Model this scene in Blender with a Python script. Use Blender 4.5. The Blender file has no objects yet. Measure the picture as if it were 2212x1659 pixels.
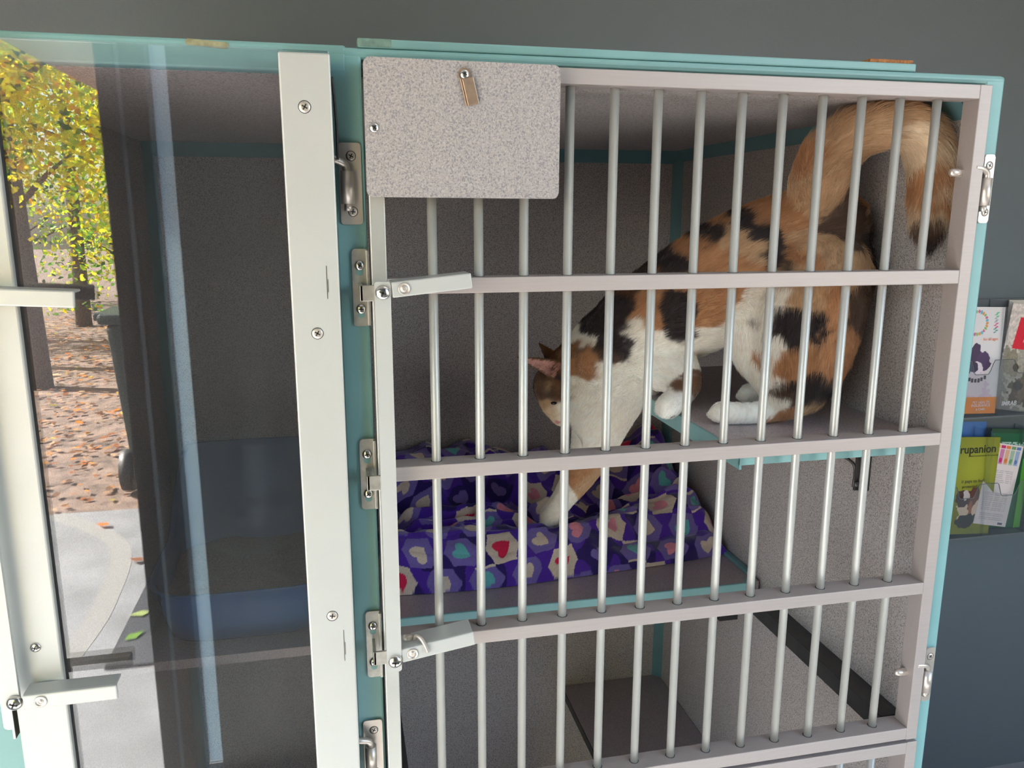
import bpy, bmesh, math, random
import numpy as np
from mathutils import Vector, Matrix, Euler, noise as mnoise
random.seed(7); rng = np.random.default_rng(7)
scene = bpy.context.scene
col = scene.collection

# ---------------------------------------------------------------- camera
def camera():
    cd = bpy.data.cameras.new('camera'); co = bpy.data.objects.new('camera', cd); col.objects.link(co)
    yaw, pitch, roll, f = .2155, .2073, .0013, 1738.4
    fw = Vector((math.sin(yaw)*math.cos(pitch), math.cos(yaw)*math.cos(pitch), -math.sin(pitch)))
    r0 = Vector((math.cos(yaw), -math.sin(yaw), 0)); u0 = r0.cross(fw)
    r = r0*math.cos(roll) + u0*math.sin(roll); u = r.cross(fw)
    m = Matrix((( r.x, u.x, -fw.x, -.0486), (r.y, u.y, -fw.y, -.798), (r.z, u.z, -fw.z, -.124), (0, 0, 0, 1)))
    co.matrix_world = m
    cd.sensor_width = 36; cd.lens = 36*f/2212; cd.clip_start = .02; cd.clip_end = 200
    scene.camera = co
camera()

# ---------------------------------------------------------------- light
FLOOR = -1.65
world = bpy.data.worlds.new('sky'); scene.world = world; world.use_nodes = True
wn = world.node_tree; sky = wn.nodes.new('ShaderNodeTexSky'); sky.sky_type = 'NISHITA'
sky.sun_disc = False; sky.sun_elevation = math.radians(42); sky.sun_rotation = math.radians(-70)
sky.air_density = 1.0; sky.dust_density = 2.0
bg = wn.nodes['Background']; tint = wn.nodes.new('ShaderNodeMix'); tint.data_type = 'RGBA'; tint.blend_type = 'MULTIPLY'; tint.inputs[0].default_value = 1; tint.inputs[7].default_value = (1, .90, .80, 1)
wn.links.new(sky.outputs[0], tint.inputs[6]); wn.links.new(tint.outputs[2], bg.inputs[0]); bg.inputs[1].default_value = 1.1
def sun_lamp():
    d = bpy.data.lights.new('sun', 'SUN'); d.energy = 60; d.color = (1, .94, .84); d.angle = math.radians(.6)
    o = bpy.data.objects.new('sun', d); col.objects.link(o)
    v = Vector((.78, .30, -.60)).normalized()          # direction the light travels
    o.rotation_euler = v.to_track_quat('-Z', 'Y').to_euler()
sun_lamp()
def portal(name, loc, sx, sy):
    d = bpy.data.lights.new(name, 'AREA'); d.shape = 'RECTANGLE'; d.size = sx; d.size_y = sy; d.cycles.is_portal = True
    o = bpy.data.objects.new(name, d); col.objects.link(o); o.location = loc
    o.rotation_euler = (math.radians(90), 0, 0)
scene.view_settings.view_transform = 'Standard'; scene.view_settings.look = 'None'
scene.view_settings.gamma = 1; scene.view_settings.use_curve_mapping = False
scene.view_settings.exposure = .92
cy = scene.cycles
cy.use_denoising = True; cy.max_bounces = 10; cy.diffuse_bounces = 5; cy.glossy_bounces = 5
cy.transparent_max_bounces = 16; cy.transmission_bounces = 6; cy.caustics_reflective = False; cy.caustics_refractive = False
cy.sample_clamp_indirect = 8

# ---------------------------------------------------------------- materials
def lin(c):
    return tuple(((v/255)/12.92 if v <= 10 else (((v/255)+.055)/1.055)**2.4) for v in c)
def mat(name, rgb, rough=.5, metal=0, spec=.5, coat=0, bump=0, bscale=300, var=0, vscale=8, sheen=0, stretch=None):
    m = bpy.data.materials.new(name); m.use_nodes = True; n = m.node_tree.nodes; l = m.node_tree.links
    b = n['Principled BSDF']; b.inputs['Roughness'].default_value = rough; b.inputs['Metallic'].default_value = metal
    b.inputs['Specular IOR Level'].default_value = spec; b.inputs['Coat Weight'].default_value = coat
    b.inputs['Sheen Weight'].default_value = sheen
    b.inputs['Base Color'].default_value = (*rgb, 1)
    tc = n.new('ShaderNodeTexCoord'); vec = tc.outputs['Object']
    if stretch:
        mp = n.new('ShaderNodeMapping'); mp.inputs['Scale'].default_value = stretch; l.new(vec, mp.inputs[0]); vec = mp.outputs[0]
    if var:
        t = n.new('ShaderNodeTexNoise'); t.inputs['Scale'].default_value = vscale; t.inputs['Detail'].default_value = 6; l.new(vec, t.inputs['Vector'])
        r = n.new('ShaderNodeValToRGB'); r.color_ramp.elements[0].position = .3; r.color_ramp.elements[1].position = .7
        r.color_ramp.elements[0].color = (*[c*(1-var) for c in rgb], 1); r.color_ramp.elements[1].color = (*[min(1, c*(1+var)) for c in rgb], 1)
        l.new(t.outputs['Fac'], r.inputs[0]); l.new(r.outputs[0], b.inputs['Base Color'])
    if bump:
        t = n.new('ShaderNodeTexNoise'); t.inputs['Scale'].default_value = bscale; t.inputs['Detail'].default_value = 3; l.new(vec, t.inputs['Vector'])
        bp = n.new('ShaderNodeBump'); bp.inputs['Strength'].default_value = bump; bp.inputs['Distance'].default_value = .001
        l.new(t.outputs['Fac'], bp.inputs['Height']); l.new(bp.outputs[0], b.inputs['Normal'])
    return m
def speckle(name, base, dark, light, rough=.45, scale=520, amount=.5, spec=.5):
    m = bpy.data.materials.new(name); m.use_nodes = True; n = m.node_tree.nodes; l = m.node_tree.links
    b = n['Principled BSDF']; b.inputs['Roughness'].default_value = rough; b.inputs['Specular IOR Level'].default_value = spec
    tc = n.new('ShaderNodeTexCoord')
    cur = None
    for k, (sc, cc, lo) in enumerate(((scale, dark, .60), (scale*.8, light, .60), (scale*1.7, tuple(v*.8 for v in dark), .66))):
        t = n.new('ShaderNodeTexNoise'); t.inputs['Scale'].default_value = sc; t.inputs['Detail'].default_value = 1.5
        mp = n.new('ShaderNodeMapping'); mp.inputs['Location'].default_value = (k*3.1, k*1.7, k*.9); l.new(tc.outputs['Object'], mp.inputs[0]); l.new(mp.outputs[0], t.inputs['Vector'])
        r = n.new('ShaderNodeValToRGB'); r.color_ramp.elements[0].position = lo-.09; r.color_ramp.elements[1].position = lo+.02
        r.color_ramp.elements[0].color = (0, 0, 0, 1); r.color_ramp.elements[1].color = (amount,)*3+(1,)
        l.new(t.outputs['Fac'], r.inputs[0])
        mx = n.new('ShaderNodeMix'); mx.data_type = 'RGBA'; l.new(r.outputs[0], mx.inputs[0])
        if cur is None: mx.inputs[6].default_value = (*base, 1)
        else: l.new(cur, mx.inputs[6])
        mx.inputs[7].default_value = (*cc, 1); cur = mx.outputs[2]
    l.new(cur, b.inputs['Base Color'])
    return m
def attr_mat(name, rough=.8, sheen=0, attr='col', spec=.3, trans=0):
    m = bpy.data.materials.new(name); m.use_nodes = True; n = m.node_tree.nodes; l = m.node_tree.links
    b = n['Principled BSDF']; b.inputs['Roughness'].default_value = rough; b.inputs['Sheen Weight'].default_value = sheen
    b.inputs['Specular IOR Level'].default_value = spec
    a = n.new('ShaderNodeAttribute'); a.attribute_name = attr; l.new(a.outputs['Color'], b.inputs['Base Color'])
    return m
def clear(name, tint, dirt=.03, dirtcol=(.5, .55, .6), f0=.045):
    m = bpy.data.materials.new(name); m.use_nodes = True; n = m.node_tree.nodes; l = m.node_tree.links
    for x in list(n): n.remove(x)
    out = n.new('ShaderNodeOutputMaterial'); tr = n.new('ShaderNodeBsdfTransparent'); tr.inputs[0].default_value = (*tint, 1)
    gl = n.new('ShaderNodeBsdfGlossy'); gl.inputs['Roughness'].default_value = .0; gl.inputs[0].default_value = (1, 1, 1, 1)
    df = n.new('ShaderNodeBsdfDiffuse'); df.inputs[0].default_value = (*dirtcol, 1)
    # thin-sheet fresnel (Schlick), the same on both faces
    ge = n.new('ShaderNodeNewGeometry'); dp = n.new('ShaderNodeVectorMath'); dp.operation = 'DOT_PRODUCT'
    l.new(ge.outputs['Incoming'], dp.inputs[0]); l.new(ge.outputs['Normal'], dp.inputs[1])
    def mth(op, a, b=None):
        k = n.new('ShaderNodeMath'); k.operation = op
        for i, v in enumerate((a, b)):
            if v is None: continue
            if isinstance(v, (int, float)): k.inputs[i].default_value = v
            else: l.new(v, k.inputs[i])
        return k.outputs[0]
    c = mth('ABSOLUTE', dp.outputs['Value']); p = mth('POWER', mth('SUBTRACT', 1.0, c), 5.0)
    F = mth('ADD', mth('MULTIPLY', p, 1-f0), f0)
    m1 = n.new('ShaderNodeMixShader')
    if dirt:
        tcx = n.new('ShaderNodeTexCoord'); mp = n.new('ShaderNodeMapping'); mp.inputs['Scale'].default_value = (60, 60, 6); l.new(tcx.outputs['Object'], mp.inputs[0])
        nz = n.new('ShaderNodeTexNoise'); nz.inputs['Scale'].default_value = 1; nz.inputs['Detail'].default_value = 8; l.new(mp.outputs[0], nz.inputs['Vector'])
        l.new(mth('MULTIPLY', nz.outputs['Fac'], dirt*2), m1.inputs[0])
    else: m1.inputs[0].default_value = 0
    l.new(tr.outputs[0], m1.inputs[1]); l.new(df.outputs[0], m1.inputs[2])
    m2 = n.new('ShaderNodeMixShader'); l.new(F, m2.inputs[0]); l.new(m1.outputs[0], m2.inputs[1]); l.new(gl.outputs[0], m2.inputs[2])
    l.new(m2.outputs[0], out.inputs[0])
    return m
M = dict(
    alu=mat('satin_aluminium', (.54, .55, .525), .38, .30, var=.03, vscale=30, bump=.05, bscale=900),
    rail=mat('brushed_rail', (.455, .405, .39), .5, .25, var=.03, vscale=6, stretch=(3, 80, 80)),
    white=mat('painted_stile', (.56, .575, .56), .42, .15, var=.02, vscale=20),
    teal=mat('teal_laminate', (.245, .475, .485), .42, var=.05, vscale=14),
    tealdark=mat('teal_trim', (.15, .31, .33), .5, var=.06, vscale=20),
    lam=speckle('speckled_laminate', (.56, .515, .505), (.15, .135, .135), (.70, .67, .63), .5, amount=.68),
    shelf=speckle('shelf_laminate', (.60, .52, .53), (.28, .24, .25), (.72, .65, .65), .42),
    shelfdark=speckle('dark_shelf_laminate', (.42, .36, .375), (.20, .17, .18), (.52, .46, .46), .33),
    plate=speckle('plate_laminate', (.42, .385, .375), (.17, .175, .21), (.55, .52, .50), .45, scale=620, amount=.6),
    steel=mat('nickel_steel', (.68, .62, .57), .42, .75, var=.06, vscale=60),
    zinc=mat('zinc_steel', (.55, .54, .50), .40, .85, var=.15, vscale=120),
    chrome=mat('screw_metal', (.75, .72, .68), .2, 1),
    recess=mat('screw_recess', (.03, .03, .03), .6),
    brass=mat('copper_clip', (.50, .36, .26), .38, .7, var=.1, vscale=150),
    black=mat('black_rubber', (.015, .016, .018), .5),
    hole=mat('bar_hole_shadow_gap', (.06, .06, .06), .7),
    iron=mat('dark_steel_angle', (.085, .083, .082), .42, .5, var=.15, vscale=40),
    wood=mat('raw_particle_board', (.42, .17, .06), .8, var=.4, vscale=300),
    wallm=mat('grey_green_wall_paint', (.135, .155, .165), .55, var=.03, vscale=3, bump=.25, bscale=160),
    roomw=mat('room_wall_paint', (.20, .22, .22), .7, var=.04, vscale=3),
    ceilm=mat('ceiling_paint', (.62, .62, .60), .8),
    floorm=mat('pale_vinyl_floor', (.36, .36, .38), .25, var=.12, vscale=5),
    darkframe=mat('dark_bronze_frame', (.07, .065, .06), .4),
    paleframe=mat('pale_blue_frame', (.55, .62, .74), .5),
    conc=mat('concrete', (.165, .17, .18), .85, var=.22, vscale=5, bump=.6, bscale=120),
    soffit=mat('tan_soffit', (.42, .34, .29), .8),
    bark=mat('tree_bark', (.10, .075, .06), .9, var=.5, vscale=20),
    soil=mat('leaf_litter_soil', (.16, .11, .085), .95, var=.55, vscale=9),
    bin=mat('dark_green_bin', (.015, .03, .03), .45),
    doormat=mat('charcoal_doormat', (.025, .028, .035), .9, bump=1, bscale=500),
    pan=mat('blue_plastic', (.02, .14, .42), .25, coat=.2),
    litter=mat('clay_litter', (.17, .12, .085), .95, var=.4, vscale=400, bump=1, bscale=500),
    glass=clear('acrylic_sheet', (.93, .92, .93), .014, f0=.075),
    acry=clear('clear_rack_plastic', (.93, .94, .95), .04, f0=.05),
    rackback=mat('grey_rack_plastic', (.14, .145, .15), .35),
    fleece=attr_mat('fleece_print', .95, .5),
    print=attr_mat('printed_paper', .45, 0, spec=.5),
    catskin=attr_mat('cat_coat', .9, .3),
    fur=attr_mat('cat_fur', .6, 0, spec=.2),
    leafm=attr_mat('autumn_leaf', .6, 0),
    eye=mat('cat_eye', (.02, .02, .015), .1),
)
def add_translucent(m, amt):
    n = m.node_tree.nodes; l = m.node_tree.links; b = n['Principled BSDF']; a = [x for x in n if x.type == 'ATTRIBUTE'][0]
    t = n.new('ShaderNodeBsdfTranslucent'); l.new(a.outputs['Color'], t.inputs[0]); mx = n.new('ShaderNodeMixShader'); mx.inputs[0].default_value = amt
    l.new(b.outputs[0], mx.inputs[1]); l.new(t.outputs[0], mx.inputs[2]); l.new(mx.outputs[0], n['Material Output'].inputs[0])
add_translucent(M['leafm'], .45)

# ---------------------------------------------------------------- mesh helpers
def bm_box(bm, x0, x1, y0, y1, z0, z1, bev=0, seg=2, mi=0, mtx=None):
    r = bmesh.ops.create_cube(bm, size=1)
    vs = r['verts']
    for v in vs: v.co = Vector((x0+(v.co.x+.5)*(x1-x0), y0+(v.co.y+.5)*(y1-y0), z0+(v.co.z+.5)*(z1-z0)))
    fs = set(f for v in vs for f in v.link_faces)
    if bev:
        es = list(set(e for f in fs for e in f.edges))
        res = bmesh.ops.bevel(bm, geom=es, offset=bev, segments=seg, affect='EDGES', profile=.5)
        vs = list(set(v for f in res['faces'] for v in f.verts) | set(v for v in vs if v.is_valid))
        fs = set(f for v in vs for f in v.link_faces)
    for f in fs: f.material_index = mi
    if mtx is not None: bmesh.ops.transform(bm, matrix=mtx, verts=list(set(v for f in fs for v in f.verts)))
    return list(fs)
def bm_cyl(bm, p0, p1, r0, r1=None, seg=20, mi=0, smooth=True):
    p0, p1 = Vector(p0), Vector(p1); r1 = r0 if r1 is None else r1
    d = p1-p0; q = d.to_track_quat('Z', 'Y').to_matrix().to_4x4()
    res = bmesh.ops.create_cone(bm, cap_ends=True, cap_tris=False, segments=seg, radius1=r0, radius2=r1, depth=d.length, matrix=Matrix.Translation((p0+p1)/2) @ q)
    fs = set(f for v in res['verts'] for f in v.link_faces)
    for f in fs:
        f.material_index = mi
        if smooth and len(f.verts) == 4: f.smooth = True
def bm_lathe(bm, origin, axis, prof, seg=24, mi=0):
    q = Vector(axis).to_track_quat('Z', 'Y').to_matrix(); o = Vector(origin); rings = []
    for r, h in prof:
        if r < 1e-7: rings.append([bm.verts.new(o + q @ Vector((0, 0, h)))])
        else: rings.append([bm.verts.new(o + q @ Vector((r*math.cos(2*math.pi*i/seg), r*math.sin(2*math.pi*i/seg), h))) for i in range(seg)])
    for a, b in zip(rings, rings[1:]):
        for i in range(seg):
            j = (i+1) % seg
            vs = [a[i % len(a)], a[j % len(a)], b[j % len(b)], b[i % len(b)]]
            u = []
            for v in vs:
                if v not in u: u.append(v)
            if len(u) >= 3:
                f = bm.faces.new(u); f.smooth = True; f.material_index = mi
def bm_plate(bm, cx, cz, w, h, y0, y1, rad, rot=0, holes=(), seg=6, mi=0, bev=0):
    """rounded rectangle in the XZ plane, extruded from y0 (front) to y1"""
    pts = []
    for sx, sz, a0 in ((1, 1, 0), (-1, 1, 90), (-1, -1, 180), (1, -1, 270)):
        for k in range(seg+1):
            a = math.radians(a0+90*k/seg)
            pts.append((sx*(w/2-rad)+rad*math.cos(a), sz*(h/2-rad)+rad*math.sin(a)))
    c, s = math.cos(rot), math.sin(rot)
    P = [(cx+c*x-s*z, cz+s*x+c*z) for x, z in pts]
    A = [bm.verts.new((x, y0, z)) for x, z in P]; B = [bm.verts.new((x, y1, z)) for x, z in P]
    f1 = bm.faces.new(A); f2 = bm.faces.new(B[::-1]); fs = [f1, f2]
    n = len(P)
    for i in range(n): fs.append(bm.faces.new((A[i], B[i], B[(i+1) % n], A[(i+1) % n])))
    for f in fs: f.material_index = mi
    if bev: bmesh.ops.bevel(bm, geom=list(f1.edges), offset=bev, segments=2, affect='EDGES')
def bm_tube(bm, pts, rad, seg=10, mi=0, cap=True):
    pts = [Vector(p) for p in pts]; rads = rad if isinstance(rad, (list, tuple)) else [rad]*len(pts)
    up = Vector((0, 0, 1)); rings = []
    for i, p in enumerate(pts):
        t = (pts[min(i+1, len(pts)-1)]-pts[max(i-1, 0)]).normalized()
        if abs(t.dot(up)) > .95: up = Vector((1, 0, 0))
        x = t.cross(up).normalized(); y = x.cross(t)
        up = y
        rings.append([bm.verts.new(p+rads[i]*(x*math.cos(2*math.pi*k/seg)+y*math.sin(2*math.pi*k/seg))) for k in range(seg)])
    for a, b in zip(rings, rings[1:]):
        for k in range(seg):
            f = bm.faces.new((a[k], a[(k+1) % seg], b[(k+1) % seg], b[k])); f.smooth = True; f.material_index = mi
    if cap:
        for r in (rings[0][::-1], rings[-1]):
            f = bm.faces.new(r); f.material_index = mi
def spline(pts, n=6):
    P = [Vector(p) for p in pts]; out = []
    for i in range(len(P)-1):
        a = P[max(i-1, 0)]; b = P[i]; c = P[i+1]; d = P[min(i+2, len(P)-1)]
        for k in range(n):
            t = k/n
            out.append(.5*((2*b)+(c-a)*t+(2*a-5*b+4*c-d)*t*t+(3*b-a-3*c+d)*t**3))
    out.append(P[-1]); return out
def new(): return bmesh.new()
def obj(name, bm, mats, parent=None, kind=None, label=None):
    me = bpy.data.meshes.new(name)
    if isinstance(bm, bpy.types.Mesh): me = bm
    else:
        bmesh.ops.recalc_face_normals(bm, faces=bm.faces[:]); bm.to_mesh(me); bm.free()
    for m in (mats if isinstance(mats, (list, tuple)) else [mats]): me.materials.append(M[m] if isinstance(m, str) else m)
    o = bpy.data.objects.new(name, me); col.objects.link(o)
    if parent is not None:
        o.parent = parent; o.matrix_parent_inverse = Matrix.Translation(parent.matrix_world.translation).inverted() if parent.type == 'EMPTY' and parent.parent is None else Matrix()
    if kind: o['kind'] = kind
    if label: o['label'] = label
    return o
def tag(o, label, cat, group=None, kind=None):
    o['label'] = label; o['category'] = cat
    if group: o['group'] = group
    if kind: o['kind'] = kind
    return o
def thing(name, label, cat, loc=(0, 0, 0), group=None):
    o = bpy.data.objects.new(name, None); col.objects.link(o); o.location = loc; o.empty_display_size = .05
    bpy.context.view_layer.update()
    return tag(o, label, cat, group)
def boxobj(name, b, m, parent=None, kind=None, bev=0, label=None):
    bm = new(); bm_box(bm, *b, bev=bev); return obj(name, bm, m, parent, kind, label)
def pan_screw(parent, x, y, z, r=.0045, name='screw', rot=.4, tall=.45):
    """pan-head cross screw facing -Y"""
    bm = new(); prof = [(r, 0)]
    for k in range(1, 7):
        a = math.pi/2*k/6; prof.append((r*math.cos(a), r*tall*math.sin(a)+.0002))
    bm_lathe(bm, (x, y, z), (0, -1, 0), prof)
    for a in (rot, rot+math.pi/2):
        mt = Matrix.Translation((x, y-r*tall*.93, z)) @ Matrix.Rotation(a, 4, 'Y')
        bm_box(bm, -r*.5, r*.5, -r*.10, r*.12, -r*.11, r*.11, mi=1, mtx=mt)
    return obj(name, bm, ['chrome', 'recess'], parent)
def flat_screw(parent, x, y, z, r=.0045, rot=.3, name='screw', m='steel'):
    bm = new(); bm_lathe(bm, (x, y, z), (0, -1, 0), [(r*1.12, 0), (r*1.12, .0001), (r, .00012)], mi=1)
    bm_lathe(bm, (x, y, z), (0, -1, 0), [(r, .0001), (r*.97, .0004), (r*.5, .0005), (0, .0005)])
    for a in (rot, rot+math.pi/2):
        mt = Matrix.Translation((x, y-.0005, z)) @ Matrix.Rotation(a, 4, 'Y')
        bm_box(bm, -r*.55, r*.55, -.0001, .0002, -r*.12, r*.12, mi=1, mtx=mt)
    return obj(name, bm, [m, 'recess'], parent)
def paint_mesh(name, nx, ny, pos, colour, mname, parent=None, thick=0):
    """grid mesh with vertex colours; pos(u,v) and colour(u,v) are vectorised"""
    u, v = np.meshgrid(np.linspace(0, 1, nx), np.linspace(0, 1, ny)); u = u.ravel(); v = v.ravel()
    co = pos(u, v); idx = np.arange(nx*ny).reshape(ny, nx)
    q = np.stack([idx[:-1, :-1], idx[:-1, 1:], idx[1:, 1:], idx[1:, :-1]], -1).reshape(-1, 4)
    me = bpy.data.meshes.new(name); me.vertices.add(len(co)); me.vertices.foreach_set('co', co.astype(np.float32).ravel())
    me.loops.add(q.size); me.loops.foreach_set('vertex_index', q.ravel().astype(np.int32))
    me.polygons.add(len(q)); me.polygons.foreach_set('loop_start', (np.arange(len(q))*4).astype(np.int32))
    me.polygons.foreach_set('use_smooth', np.ones(len(q), bool))
    me.update(calc_edges=True); me.validate()
    a = me.color_attributes.new('col', 'FLOAT_COLOR', 'POINT'); c = colour(u, v)
    a.data.foreach_set('color', np.concatenate([c, np.ones((len(c), 1))], 1).astype(np.float32).ravel())
    me.materials.append(M[mname]); o = bpy.data.objects.new(name, me); col.objects.link(o)
    if parent is not None:
        o.parent = parent; o.matrix_parent_inverse = Matrix.Translation(parent.matrix_world.translation).inverted()
    if thick:
        s = o.modifiers.new('thickness', 'SOLIDIFY'); s.thickness = thick; s.offset = -1
    return o
def struct(name, bm, m): return obj(name, bm, m, None, 'structure')

# ---------------------------------------------------------------- the room (setting)
fz = bpy.data.materials.new('frosted_film'); fz.use_nodes = True; fzn = fz.node_tree
fzt = fzn.nodes.new('ShaderNodeBsdfTranslucent'); fzt.inputs[0].default_value = (.80, .92, 1.0, 1); fzn.links.new(fzt.outputs[0], fzn.nodes['Material Output'].inputs[0]); M['frosted'] = fz
RY0, RY1, RX0, RX1, CEIL = -1.36, .87, -3.3, 2.6, .95
bm = new(); bm_box(bm, RX0-.1, RX1+.1, RY1, RY1+.12, FLOOR-.1, CEIL+.1); struct('wall_back', bm, 'wallm')
bm = new(); bm_box(bm, RX1, RX1+.12, RY0, RY1, FLOOR, CEIL); struct('wall_right', bm, 'roomw')
bm = new(); bm_box(bm, RX0-.12, RX0, RY0, RY1, FLOOR, CEIL); struct('wall_left', bm, 'roomw')
bm = new(); bm_box(bm, RX0-.1, RX1+.1, RY0-.12, RY1+.1, CEIL, CEIL+.15); struct('ceiling', bm, 'ceilm')
bm = new(); bm_box(bm, RX0-.1, RX1+.1, RY0-.04, RY1+.1, FLOOR-.1, FLOOR); struct('floor', bm, 'floorm')
# the glazed entrance wall behind the photographer: opening on the left, narrow sidelight, solid wall
DX0, DX1 = -3.1, -.568          # door opening
SX0, SX1 = -.455, -.410          # sidelight
HEAD = .35
WX0, WX1, WZ0, WZ1 = .95, 2.35, -.9, .82      # unseen window added right of the entrance, brings daylight into the cage
bm = new()
bm_box(bm, RX0-.1, DX0, RY0-.12, RY0, FLOOR, CEIL); bm_box(bm, SX1, WX0, RY0-.12, RY0, FLOOR, CEIL); bm_box(bm, WX1, RX1+.1, RY0-.12, RY0, FLOOR, CEIL)
bm_box(bm, WX0, WX1, RY0-.12, RY0, FLOOR, WZ0); bm_box(bm, WX0, WX1, RY0-.12, RY0, WZ1, CEIL)
bm_box(bm, DX0, SX1, RY0-.12, RY0, HEAD, CEIL)
struct('wall_front', bm, 'roomw')
bm = new(); bm_box(bm, -.510, SX0, RY0-.10, RY0+.01, FLOOR, HEAD, bev=.003); struct('trim_1', bm, 'darkframe')
bm = new(); bm_box(bm, -.5215, -.5135, RY0-.012, RY0-.008, FLOOR, HEAD); struct('trim_2', bm, 'frosted')
bm = new()
bm_box(bm, DX1, -.5215, RY0-.06, RY0-.015, FLOOR, HEAD, bev=.002)
bm_box(bm, DX0, DX0+.05, RY0-.06, RY0-.015, FLOOR, HEAD, bev=.002)
d1 = struct('door_1', bm, 'darkframe')
bm = new(); bm_box(bm, DX0+.05, DX1, RY0-.042, RY0-.036, FLOOR+.01, HEAD)
M['windowglass'] = clear('window_glass', (.95, .96, .96), 0)
obj('pane', bm, 'windowglass', d1)
bm = new(); bm_box(bm, SX0, SX1, RY0-.06, RY0-.054, FLOOR, HEAD); struct('window_1', bm, 'frosted')
bm = new()
for b in ((WX0, WX0+.05, WZ0, WZ1), (WX1-.05, WX1, WZ0, WZ1), (WX0+.05, WX1-.05, WZ0, WZ0+.05), (WX0+.05, WX1-.05, WZ1-.05, WZ1)): bm_box(bm, b[0], b[1], RY0-.08, RY0-.03, b[2], b[3])
w2 = struct('fill_window', bm, 'darkframe')
bm = new(); bm_box(bm, WX0+.05, WX1-.05, RY0-.06, RY0-.054, WZ0+.05, WZ1-.05); obj('pane', bm, 'windowglass', w2)
portal('door_daylight', ((DX0+DX1)/2, RY0-.13, (FLOOR+HEAD)/2), DX1-DX0, HEAD-FLOOR)
portal('fill_window_daylight', ((WX0+WX1)/2, RY0-.13, (WZ0+WZ1)/2), WX1-WX0, WZ1-WZ0)
# glowing panel added under the ceiling as fill light
cl = thing('fill_light_panel', 'flat white fill panel added above the cages', 'fill light', (.9, -.5, CEIL))
boxobj('frame', (.28, 1.52, -.82, -.18, CEIL-.05, CEIL), 'ceilm', cl, bev=.004)
em = bpy.data.materials.new('fill_diffuser'); em.use_nodes = True
em.node_tree.nodes['Principled BSDF'].inputs['Emission Color'].default_value = (1, .93, .88, 1)
em.node_tree.nodes['Principled BSDF'].inputs['Emission Strength'].default_value = .5
M['filldiff'] = em
boxobj('diffuser', (.31, 1.49, -.79, -.21, CEIL-.056, CEIL-.045), 'filldiff', cl)

# ---------------------------------------------------------------- outdoors, seen mirrored in the acrylic door
GR = FLOOR-.03
bm = new(); bm_box(bm, -30, 12, -40, RY0-.12, GR-.5, GR-.02); g = struct('ground', bm, 'soil')
bm = new(); bm_box(bm, -6, 6, -3.70, RY0-.02, GR-.3, GR+.005, bev=.004)
struct('walkway', bm, 'conc')
bm = new(); bm_box(bm, -1.50, -.95, -5.2, RY0-.12, .66, .78); struct('porch_roof', bm, 'soffit')
o = boxobj('doormat', (-.89, -.20, -2.95, -2.03, GR+.005, GR+.016), 'doormat', bev=.003); tag(o, 'charcoal doormat on the concrete outside the glass door', 'doormat')
# curved pale band on the concrete
bm = new()
arc = [Vector((-1.54, -3.68, GR+.006)), Vector((-1.12, -3.20, GR+.006)), Vector((-1.02, -2.55, GR+.006)), Vector((-1.04, -2.1, GR+.006))]
P = spline(arc, 8); L_ = []; R_ = []
for i, p in enumerate(P):
    t = (P[min(i+1, len(P)-1)]-P[max(i-1, 0)]).normalized(); nrm = Vector((-t.y, t.x, 0))*.045
    L_.append(bm.verts.new(p+nrm)); R_.append(bm.verts.new(p-nrm))
for i in range(len(P)-1): bm.faces.new((L_[i], L_[i+1], R_[i+1], R_[i]))
M['paleband'] = mat('pale_concrete', (.20, .20, .195), .85)
o = struct('walkway_mark', bm, 'paleband')
# wheelie bin beside the column
wb = thing('wheelie_bin', 'dark green wheelie bin standing outside on the walkway edge', 'bin', (-1.12, -4.15, GR))
bm = new(); r = bm_box(bm, -.30, .30, -.30, .30, 0, .92, bev=.03)
for v in bm.verts: v.co.x *= .8+.2*v.co.z/.92; v.co.y *= .8+.2*v.co.z/.92
bmesh.ops.translate(bm, verts=bm.verts[:], vec=(-.98, -4.25, GR+.05)); obj('body', bm, 'bin', wb)
bm = new(); bm_box(bm, -1.31, -.65, -4.58, -3.92, GR+.97, GR+1.03, bev=.02); bm_box(bm, -1.36, -1.30, -4.45, -4.05, GR+.98, GR+1.02, bev=.01); obj('lid', bm, 'bin', wb)
for yy in (-4.45, -4.05):
    bm = new(); bm_cyl(bm, (-1.28, yy, GR+.12), (-1.22, yy, GR+.12), .12, seg=24); obj('wheel', bm, 'black', wb)

def leaf_mesh(name, pts, sizes, cols, parent=None, flat=0):
    n = len(pts); nrm = rng.normal(size=(n, 3)); nrm[:, 2] = nrm[:, 2] + flat*8
    nrm /= np.linalg.norm(nrm, axis=1)[:, None]
    a = np.cross(nrm, rng.normal(size=(n, 3))); a /= np.linalg.norm(a, axis=1)[:, None]; b = np.cross(nrm, a)
    s = sizes[:, None]
    shp = [(-.5, 0), (-.12, .30), (.5, 0), (-.12, -.30)]
    V = np.stack([pts+a*s*x+b*s*y for x, y in shp], 1).reshape(-1, 3)
    q = np.arange(4*n).reshape(-1, 4)
    me = bpy.data.meshes.new(name); me.vertices.add(4*n); me.vertices.foreach_set('co', V.astype(np.float32).ravel())
    me.loops.add(4*n); me.loops.foreach_set('vertex_index', q.ravel().astype(np.int32)); me.polygons.add(n)
    me.polygons.foreach_set('loop_start', (np.arange(n)*4).astype(np.int32)); me.update(calc_edges=True)
    at = me.color_attributes.new('col', 'FLOAT_COLOR', 'POINT')
    c = np.repeat(np.concatenate([cols, np.ones((n, 1))], 1), 4, 0); at.data.foreach_set('color', c.astype(np.float32).ravel())
    return obj(name, me, 'leafm', parent)
PAL = np.array([lin(c) for c in [(255, 235, 40), (235, 235, 45), (185, 220, 55), (115, 165, 60), (240, 175, 40), (60, 105, 50)]])
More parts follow.
